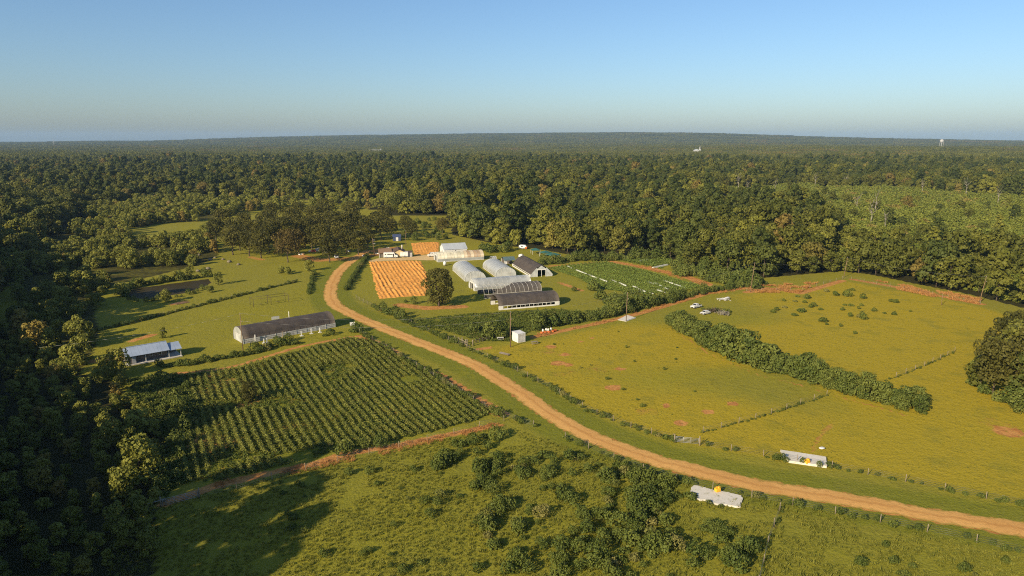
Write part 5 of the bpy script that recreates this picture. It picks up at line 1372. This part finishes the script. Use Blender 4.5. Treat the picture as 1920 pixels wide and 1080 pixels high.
def board_sign(px, py, w, hgt, zc, rz, label, mat='white'):
    t = thing('sign_board', label, 'sign', (*P(px, py), 0), R(rz))
    MB().box((0, 0, zc), (w, .06, hgt)).build('panel', M[mat], t)
    for s in (-1, 1): MB().box((s * w * .38, .07, zc / 2 + .1), (.08, .08, zc + .2)).build('post', M['post'], t)
board_sign(661, 612, 1.6, 1.1, .9, 20, 'blank white sign board beside the road by the long tunnel')
board_sign(517, 603, 2.6, 1.0, 1.3, 38, 'white panel standing behind the long dark-roofed tunnel')
def pylon(px, py, hgt, label, base=True):
    t = thing('white_pylon', label, 'pipe post', (*P(px, py), 0), 0, 'white posts before the long tunnel')
    MB().box((0, 0, .9 if base else hgt / 2), (.26, .26, hgt), .6).build('post', M['white'], t); t.children[0].location.z = hgt / 2 - (.9 if base else hgt / 2)
    if base: MB().box((0, 0, .08), (1.0, .7, .16), .6).build('base', M['white'], t)
for (x, y, hh, l) in ((479, 642, 2.4, 'white post, leftmost before the long tunnel'), (495, 643.5, 1.4, 'left one of the pair of short white posts before the long tunnel'), (500.5, 642.3, 1.4, 'right one of the pair of short white posts before the long tunnel'),
                      (565.5, 630, 1.6, 'white post before the long tunnel, third from its right end'), (584, 625.7, 1.7, 'white post before the long tunnel, second from its right end'), (600, 623.5, 1.6, 'white post before the long tunnel, nearest its right end')):
    pylon(x, y, hh, l, l.find('leftmost') < 0)
for i, (x, y) in enumerate(((530, 634), (542, 595.5))):
    t = thing('fence_post', ('grey post against the side of the long tunnel', 'white short post behind the long tunnel')[i], 'post', (*P(x, y), 0)); MB().box((0, 0, 1.1), (.18, .18, 2.2)).build('post', M[('post', 'white')[i]], t)
# climbing frame / trellis on the lawn
o = P(475.5, 576); ang = math.atan2(P(541, 567)[1] - o[1], P(541, 567)[0] - o[0])
t = thing('trellis_frame', 'dark three-post pipe frame standing on the left lawn', 'frame', (o[0], o[1], 0), ang)
for x in (0, 6.4, 13.0):
    for y in (0, 4.0): MB().tube((x, y, -.1), (x, y, 2.9), .08, .07, 6).build('post', M['bark'], t)
    MB().tube((x, 0, 2.86), (x, 4, 2.86), .055, .055, 6).build('crossbar', M['bark'], t)
for y in (0, 4.0): MB().tube((0, y, 2.86), (13, y, 2.86), .06, .06, 6).build('rail', M['bark'], t)
for x in (3.2, 9.6): MB().box((x, 2, .35), (1.2, .4, .1)).build('swing_seat', M['bark'], t); MB().path([(x, 2, .4), (x, 2.0, .5)], .03).build('chain', M['wire'], t)

# ------------------------------------------------------------------ fences and gates
def fence(px, step, label, hgt=1.3, wires=4):
    pts = resample(PP(*px), step); o = pts[0]
    t = thing('wire_fence', label, 'fence', (o[0], o[1], 0))
    me = MB().tube((0, 0, -.2), (0, 0, hgt + .1), .075, .06, 6).mesh('post', M['post'])
    for i, (x, y) in enumerate(pts):
        p = link('post', me, t, (x - o[0], y - o[1], rnd.uniform(-.1, .15))); p.rotation_euler = (rnd.uniform(-.05, .05), rnd.uniform(-.05, .05), 0)
    for k in range(wires):
        z = .3 + k * (hgt - .35) / max(1, wires - 1)
        MB().path([(x - o[0], y - o[1], z) for x, y in pts], .012, 3).build('wire', M['wire'], t)
fence(FENCE_R1[:4], 4, 'overgrown wire fence between the dirt road and the tilled field'); fence(FENCE_R1[4:], 4, 'wire fence along the road below the tunnels')
fence(FENCE_R2, 5, 'wire fence between the road and the right pasture'); fence(FENCE_R3, 6, 'wire fence along the lower right pasture')
fence(FENCE_L1[:8], 5, 'overgrown wire fence between the row field and the road'); fence(FENCE_L1[8:], 6.5, 'wire fence between the lower field and the road')
fence(FENCE_B, 6, 'wire fence below the row field'); fence(((1318, 812), (1400, 790), (1480, 766), (1550, 742)), 5, 'thin wire fence across the middle pasture')
fence(((1680, 708), (1740, 684), (1790, 660)), 5, 'thin wire fence from the diagonal row to the right grove'); fence(((176, 622), (250, 606), (340, 582), (430, 560), (520, 537), (556, 529)), 5, 'overgrown wire fence across the left lawn', 1.0)
fence(((1462, 958), (1440, 1020), (1425, 1085), (1412, 1140)), 6, 'thin fence running down through the lower field'); fence(((1400, 546), (1500, 546), (1585, 522), (1690, 542), (1838, 570)), 6, 'wire fence along the top of the right pasture')
for pl, g in ((((1318, 812), (1400, 790), (1480, 766), (1550, 742)), 'middle pasture fence'), (((1640, 722), (1680, 708), (1740, 684), (1790, 660)), 'upper right fence')):
    line_bushes(pl, 1.5, 'shrub', 'low weeds along the %s' % g, 'weeds on the %s' % g, .22, .42, .3, .9)
line_bushes(((1466, 955), (1440, 1020), (1425, 1085)), 1.4, 'shrub', 'low weeds along the thin fence in the lower field', 'weeds on the thin lower fence', .3, .5, .3, .9)
def gate(a, b, label, hgt=1.35):
    a, b = np.array(P(*a)), np.array(P(*b)); dv = b - a; L = np.hypot(*dv)
    t = thing('farm_gate', label, 'gate', (a[0], a[1], 0), math.atan2(dv[1], dv[0]))
    for k in range(5): MB().tube((0, 0, .25 + k * (hgt - .25) / 4), (L, 0, .25 + k * (hgt - .25) / 4), .035, .035, 6).build('rail', M['galv'], t)
    for k in range(4): MB().tube((L * k / 3, .03, .15), (L * k / 3, .03, hgt + .04), .05, .05, 6).build('upright', M['galv'], t)
    for x in (-.25, L + .25): MB().tube((x, 0, -.1), (x, 0, hgt + .5), .12, .10, 8).build('gate_post', M['post'], t)
gate((1267, 830), (1309, 834), 'grey metal farm gate into the right pasture')
gate((305, 950), (371, 934), 'grey metal farm gate at the lower left of the row field')
t = thing('pole_rail', 'grey rail fence left of the lower left gate', 'fence', (*P(277, 957), 0), math.atan2(P(303, 950)[1] - P(277, 957)[1], P(303, 950)[0] - P(277, 957)[0]))
MB().tube((0, 0, 1.15), (2.9, 0, 1.2), .06, .06, 6).build('rail', M['galv'], t)
for x in (0, 2.8): MB().tube((x, 0, -.1), (x, 0, 1.3), .09, .08, 7).build('post', M['post'], t)
# corner brace posts
o = P(876, 652)
t = thing('brace_fence', 'grey wooden corner posts and rails by the pasture entrance', 'fence', (o[0], o[1], 0), R(-55))
for i, (x, y, hh) in enumerate(((0, 0, 2.6), (-1.6, .5, 2.2), (-3.2, 0.2, 2.4), (-5.2, 0.1, 2.0), (-7.4, 0, 2.0), (-.4, 2.2, 2.0))): MB().tube((x, y, -.2), (x + .05, y, hh), .14, .11, 8).build('post', M['post'], t)
for z in (.9, 1.6): MB().tube((0, 0, z), (-7.4, 0, z + .1), .08, .07, 6).build('rail', M['post'], t)
MB().tube((0, 0, .3), (-3.2, .2, 2.0), .06, .06, 6).build('brace', M['post'], t)
t = thing('rail_fence', 'low grey board fence between the corner posts and the white shed', 'fence', (*P(886, 645), 0), math.atan2(P(930, 634)[1] - P(886, 645)[1], P(930, 634)[0] - P(886, 645)[0]))
for i in range(8): MB().box((i * 1.35, 0, .6), (.14, .14, 1.2)).build('post', M['post'], t)
for z in (.5, 1.0): MB().box((4.7, -.1, z), (9.6, .05, .14)).build('board', M['bark'], t)

# ------------------------------------------------------------------ pads, stock, oddments
def pad(px, label, th=.14, mat='slabpad', jit=.25, seed=5):
    o = resample(np.vstack([PP(*px), PP(px[0])]), .35)[:-1]; c = o.mean(0)
    k = (vnoise(o[:, 0] * 1.0, o[:, 1], .6, seed) - .5) * 2 * jit
    dv = o - c; dv /= np.linalg.norm(dv, axis=1)[:, None]; o = o + dv * k[:, None]
    mb = MB(); mb.loft([[(a - c[0], b - c[1], 0) for a, b in o], [(a - c[0], b - c[1], th) for a, b in o]], False)
    ob = mb.build('concrete_pad', M[mat], None, (c[0], c[1], 0)); tag(ob, label, 'concrete pad'); return c
pad(((1298, 912), (1340, 921), (1390, 932), (1389, 953), (1340, 945), (1295, 935)), 'pale concrete pad below the road with a yellow box on it', .3, jit=.35)
pad(((1463, 847), (1548, 860), (1551, 878), (1480, 868), (1470, 862)), 'pale concrete pad above the road half hidden by bushes', .45, jit=.05, seed=8)
pad(((1158, 600), (1176, 591), (1193, 596), (1174, 603)), 'small concrete pad at the foot of the hedge pole', .1, jit=.1)
for x, y, s in ((1466, 864, .8), (1474, 866, .7), (1505, 870, .8), (1536, 876, .75), (1567, 877, .8), (1455, 862, .9)):
    bush('shrub', P(x, y), 'low bush overgrowing the front of the upper concrete pad', 'bush', 'bushes on the upper concrete pad', s)
for x, y, s in ((1300, 938, .6), (1330, 945, .5), (1352, 950, .55), (1300, 910, .5)):
    bush('shrub', P(x, y), 'weed at the edge of the lower concrete pad', 'bush', 'weeds round the lower concrete pad', s)
def hydrant(px, py, label):
    t = thing('feed_box', label, 'box', (*P(px, py), 0.3), .4)
    MB().box((0, 0, .32), (.9, .7, .6), 0, .9).build('body', M['yellow'], t); MB().box((.25, 0, .72), (.4, .45, .22), .3).build('lid', M['yellow'], t); MB().tube((-.3, 0, .6), (-.3, 0, .95), .09, .09, 8).build('spout', M['yellow'], t)
hydrant(1345, 924, 'bright yellow box on the lower concrete pad'); hydrant(1513, 871, 'orange-yellow box among the bushes of the upper concrete pad')
t = thing('salt_block', 'white bag lying beside the bare track in the pasture', 'bag', (*P(1541, 842), 0), .5)
mb = MB(); mb.loft([[(x, r * math.cos(a), .25 + .25 * r * math.sin(a)) for a in [i * .785 for i in range(8)]] for x, r in ((-.6, .2), (-.4, .45), (0, .5), (.4, .45), (.6, .2))]); mb.build('body', M['white'], t)
for i, (x, y) in enumerate(((1018, 622), (1024, 620.5), (1028, 621), (1033, 619.5))):
    t = thing('jug', 'white jug standing at the foot of the hedge by the shed', 'barrel', (*P(x, y), 0), 0, 'white jugs by the hedge')
    MB().tube((0, 0, 0), (0, 0, .75), .3, .3, 10).build('body', M['white'], t); MB().tube((0, 0, .75), (0, 0, .95), .3, .1, 10).build('neck', M['white'], t)
for i, (x, y) in enumerate(((1016, 625), (1022, 624), (1029, 623.5), (1037, 622), (1041, 621))):
    t = thing('tub', 'low orange tub on the grass by the hedge', 'tub', (*P(x, y), 0), 0, 'orange tubs by the hedge')
    MB().tube((0, 0, 0), (0, 0, .4), .4, .55, 12).build('body', M['orange'], t); MB().tube((0, 0, .38), (0, 0, .44), .58, .58, 12).build('rim', M['orange'], t)
def bench(px, py, label, mat, rz):
    t = thing('work_table', label, 'table', (*P(px, py), 0), R(rz)); MB().box((0, 0, .75), (2.0, .9, .07)).build('top', M[mat], t)
    for x in (-.85, .85):
        for y in (-.35, .35): MB().box((x, y, .36), (.08, .08, .72)).build('leg', M[mat], t)
    MB().box((0, -.8, .42), (1.8, .3, .05)).build('bench_seat', M[mat], t)
bench(938, 637, 'pale green table left of the white shed', 'board', 10); bench(1002, 645, 'small weathered table right of the white shed', 'post', 30)
t = thing('feed_trough', 'long dark trough lying in the pasture below the shed pole', 'trough', (*P(946, 665), 0), R(-38))
mb = MB(); mb.box((0, 0, .2), (3.4, .6, .08)); mb.build('base', M['siding'], t)
for y in (-.3, .3): MB().box((0, y, .36), (3.4, .06, .32)).build('side', M['siding'], t)
for x in (-1.5, 1.5): MB().box((x, 0, .09), (.12, .6, .18)).build('foot', M['bark'], t)
for i, (x, y) in enumerate(((368, 481), (373, 479), (395, 488), (403, 484), (447, 497), (430, 492), (418, 487), (371, 509), (390, 505))):
    me = bush_mesh('boulder', 950 + i, .9, .8, 4, 4, .1, M['rock']) if False else MB().loft([[(r * math.cos(a) * (1 + .2 * math.sin(3 * a + i)), r * math.sin(a), z) for a in [q * .785 for q in range(8)]] for z, r in ((0, .8), (.3, .9), (.65, .65), (.85, .25))]).mesh('boulder', M['rock'])
    o = link('boulder', me, None, (*P(x, y), 0), i * .8); o.scale = (.9 + .2 * (i % 3),) * 3; tag(o, 'pale boulder on the grass between the pond and the oaks', 'rock', 'boulders above the pond')
# brush piles and debris
def brush_pile(px, py, label, n, w, hh, seed, mat='dead'):
    r = random.Random(seed); t = thing('brush_pile', label, 'brush pile', (*P(px, py), 0))
    for k in range(n):
        a = r.uniform(0, 6.28); c = Vector((r.gauss(0, w * .35), r.gauss(0, w * .25), r.uniform(.1, hh * .6))); dv = Vector((math.cos(a), math.sin(a), r.uniform(-.1, .5))) * r.uniform(.5, 1.4)
        mb = MB(); mb.tube(c - dv, c + dv, .09, .04, 5); mb.tube(c, c + dv * .6 + Vector((.3, -.3, .3)), .05, .02, 4); mb.build('branch', M[mat], t)
    return t
brush_pile(1337, 585, 'dark heap of cut branches over the hidden white car', 46, 4.0, 2.0, 4, 'bark')
brush_pile(1356, 590, 'grey-brown brush heap at the right of the branch pile', 40, 3.2, 1.8, 5, 'dead')
brush_pile(1355, 563, 'pale pile of boards and branches behind the pickup truck', 22, 3.0, 1.0, 6, 'board')
for x, y, s in ((1330, 583, .9), (1345, 584, .7), (1358, 588, 1.1), (1366, 586, .9), (1318, 580, .8)):
    bush('shrub', P(x, y), 'weed growing through the brush piles', 'bush', 'weeds in the brush piles', s)
t = thing('sheet_pile', 'white sheets lying on the pale board pile', 'scrap heap', (*P(1360, 562), 0), .3)
for k in range(3): MB().box((k * 1.2 - 1, .3 * k, .5 + .1 * k), (2.0, 1.1, .08), .3 * k).build('sheet', M['white'], t)
t = thing('lumber_pile', 'orange boards on the grass beside the lawn fence', 'lumber', (*P(337, 569), 0), R(52))
for k in range(7): MB().box((rnd.uniform(-2, 2), k * .45 - 1.3, .12 + .1 * (k % 2)), (rnd.uniform(3, 5), .3, .12), rnd.uniform(-.15, .15)).build('board', M['rust'], t)

# black cow grazing: one skinned body
def cow(px, py, rz):
    me = bpy.data.meshes.new('cow')
    V = [(0, 0, 1.05), (-.75, 0, 1.10), (.65, 0, 1.10), (1.05, 0, 1.0), (1.4, 0, .62), (1.62, 0, .28), (1.75, 0, .10),
         (-.8, .22, .95), (-.92, .24, .52), (-.85, .24, .0), (-.8, -.22, .95), (-.95, -.24, .52), (-.88, -.24, .0),
         (.62, .2, .85), (.62, .22, .42), (.6, .22, 0), (.7, -.2, .85), (.78, -.22, .42), (.72, -.22, 0),
         (-1.08, 0, 1.08), (-1.2, 0, .5), (1.52, .22, .5), (1.52, -.22, .5)]
    Eg = [(0, 1), (0, 2), (2, 3), (3, 4), (4, 5), (5, 6), (1, 7), (7, 8), (8, 9), (1, 10), (10, 11), (11, 12), (2, 13), (13, 14), (14, 15), (2, 16), (16, 17), (17, 18), (1, 19), (19, 20), (4, 21), (4, 22)]
    rad = [.43, .38, .40, .24, .17, .15, .10, .20, .09, .065, .20, .09, .065, .15, .08, .065, .15, .08, .065, .06, .03, .05, .05]
    me.from_pydata(V, Eg, []); o = link('cow', me, None, (*P(px, py), 0), R(rz))
    sk = o.modifiers.new('skin', 'SKIN')
    for i, r in enumerate(rad): me.skin_vertices[0].data[i].radius = (r, r * (.9 if i < 3 else 1))
    me.skin_vertices[0].data[0].use_root = True
    ss = o.modifiers.new('smooth', 'SUBSURF'); ss.levels = 2; ss.render_levels = 2
    me.materials.append(M['cow']); o.scale = (.82,) * 3
    tag(o, 'black cow grazing right of the diagonal row of trees', 'cow')
if True:
    cow(1720, 733, -20)

# dead trunks standing in the brush clearing
for i, (x, y, s) in enumerate(((1383, 362, 1.5), (1400, 366, 1.2), (1528, 352, 1.3), (1585, 352, 1.2), (1452, 366, 1.2), (1640, 402, 1.3), (1606, 398, 1.1), (1728, 366, 1.2), (1810, 372, 1.4), (1632, 424, 1.3), (1658, 432, 1.0), (1870, 386, 1.2))):
    o = link('dead_tree', trunk('dead_tree', 970 + i, 11, .35, 7, 3.0, M['dead']), None, (*P(x, y), 0), i); o.scale = (s,) * 3
    tag(o, 'bare grey dead tree in the light green brush clearing', 'dead tree', 'dead trees of the brush clearing')
for x, y, s in ((1700, 395, .8), (1720, 384, .6), (1800, 396, .7), (1815, 412, .6), (1870, 436, .8), (1750, 420, .5), (1480, 362, .7), (1500, 376, .6), (1560, 380, .8), (1620, 372, .6), (1780, 372, .6), (1890, 390, .7), (1340, 366, .5), (1430, 360, .6), (1600, 412, .6), (1850, 400, .5), (1585, 385, .8), (1640, 400, .75), (1665, 428, .9), (1690, 430, .7), (1420, 372, .7), (1900, 420, .8), (1760, 400, .6), (1840, 440, .7), (1545, 372, .8), (1380, 370, .6)):
    tree('forest', P(x, y), 'dark round tree standing alone in the brush clearing', 'tree', 'single trees of the brush clearing', s, 'thin_trunk', name='clearing_tree')

# ------------------------------------------------------------------ far landmarks
def far(px, dist):
    u = (px - 960) / FPX; x = u * dist * 1.0; y = dist
    return x, y, float(hill([x], [y])[0])
x, y, z = far(1749, 3300)
t = thing('water_tower', 'white water tower on the horizon at the right', 'water tower', (x, y, z))
prof_ = ((34, 2), (37, 6.5), (40, 8), (46, 8.2), (49, 6.5), (51.5, 2.5), (52, .5))
MB().loft([[(r * math.cos(a), r * math.sin(a), zz) for a in [q * 2 * math.pi / 16 for q in range(16)]] for zz, r in prof_]).build('tank', M['farwhite'], t)
for k in range(6):
    a = k * math.pi / 3; MB().tube((9.5 * math.cos(a), 9.5 * math.sin(a), 0), (7.5 * math.cos(a), 7.5 * math.sin(a), 40), .55, .5, 6).build('leg', M['farwhite'], t)
MB().tube((0, 0, 0), (0, 0, 35), 1.0, 1.0, 8).build('riser', M['farwhite'], t)
MB().tube((0, 0, 40), (0, 0, 40.6), 9.6, 9.6, 20).build('catwalk', M['galv'], t)
x, y, z = far(118, 4300)
t = thing('radio_mast', 'thin pale radio mast on the horizon at the far left', 'mast', (x, y, z))
for k in range(3):
    a = k * 2.094; MB().tube((2.6 * math.cos(a), 2.6 * math.sin(a), 0), (.5 * math.cos(a), .5 * math.sin(a), 62), .45, .3, 5).build('leg', M['galv'], t)
for q in range(10):
    zz = 4 + q * 6; r = 2.6 - 2.1 * zz / 62; MB().path([(r * math.cos(a), r * math.sin(a), zz) for a in (0, 2.094, 4.189, 6.283)], .22, 4).build('brace', M['galv'], t)
x, y, z = far(1305, 2500)
t = thing('church', 'white church with a steeple beyond the woods', 'church', (x, y, z))
MB().box((-9, 6, 11), (18, 12, 22)).build('nave', M['farwhite'], t); MB().prism([(-18, 22), (0, 22), (-9, 26)], 0, 12).build('roof', M['greymetal'], t)
MB().box((3, 6, 13), (5, 5, 26)).build('tower', M['farwhite'], t); MB().tube((3, 6, 26), (3, 6, 37), 2.8, .1, 8).build('spire', M['farwhite'], t)
x, y, z = far(709, 3000)
t = thing('warehouse', 'long white low building beyond the woods at the centre left', 'building', (x, y, z + 12))
MB().box((0, 0, 3.5), (52, 16, 7)).build('wall', M['farwhite'], t); MB().box((0, 0, 7.3), (53, 17, .6)).build('roof', M['farwhite'], t); MB().box((22, 0, 9), (3, 3, 5)).build('vent_tower', M['farwhite'], t)

# ------------------------------------------------------------------ air
mh = bpy.data.materials.new('haze_air'); mh.use_nodes = True; hn = mh.node_tree
for n in list(hn.nodes):
    if n.type == 'BSDF_PRINCIPLED': hn.nodes.remove(n)
pvn = hn.nodes.new('ShaderNodeVolumePrincipled')
pvn.inputs['Color'].default_value = (0.43, 0.67, 0.98, 1)
pvn.inputs['Density'].default_value = 0.000044
pvn.inputs['Anisotropy'].default_value = 0.0
hn.links.new(pvn.outputs[0], hn.nodes['Material Output'].inputs['Volume'])
hz = MB().box((0, 6500, 50), (31000, 17000, 250)).build('haze', mh); tag(hz, kind='stuff')
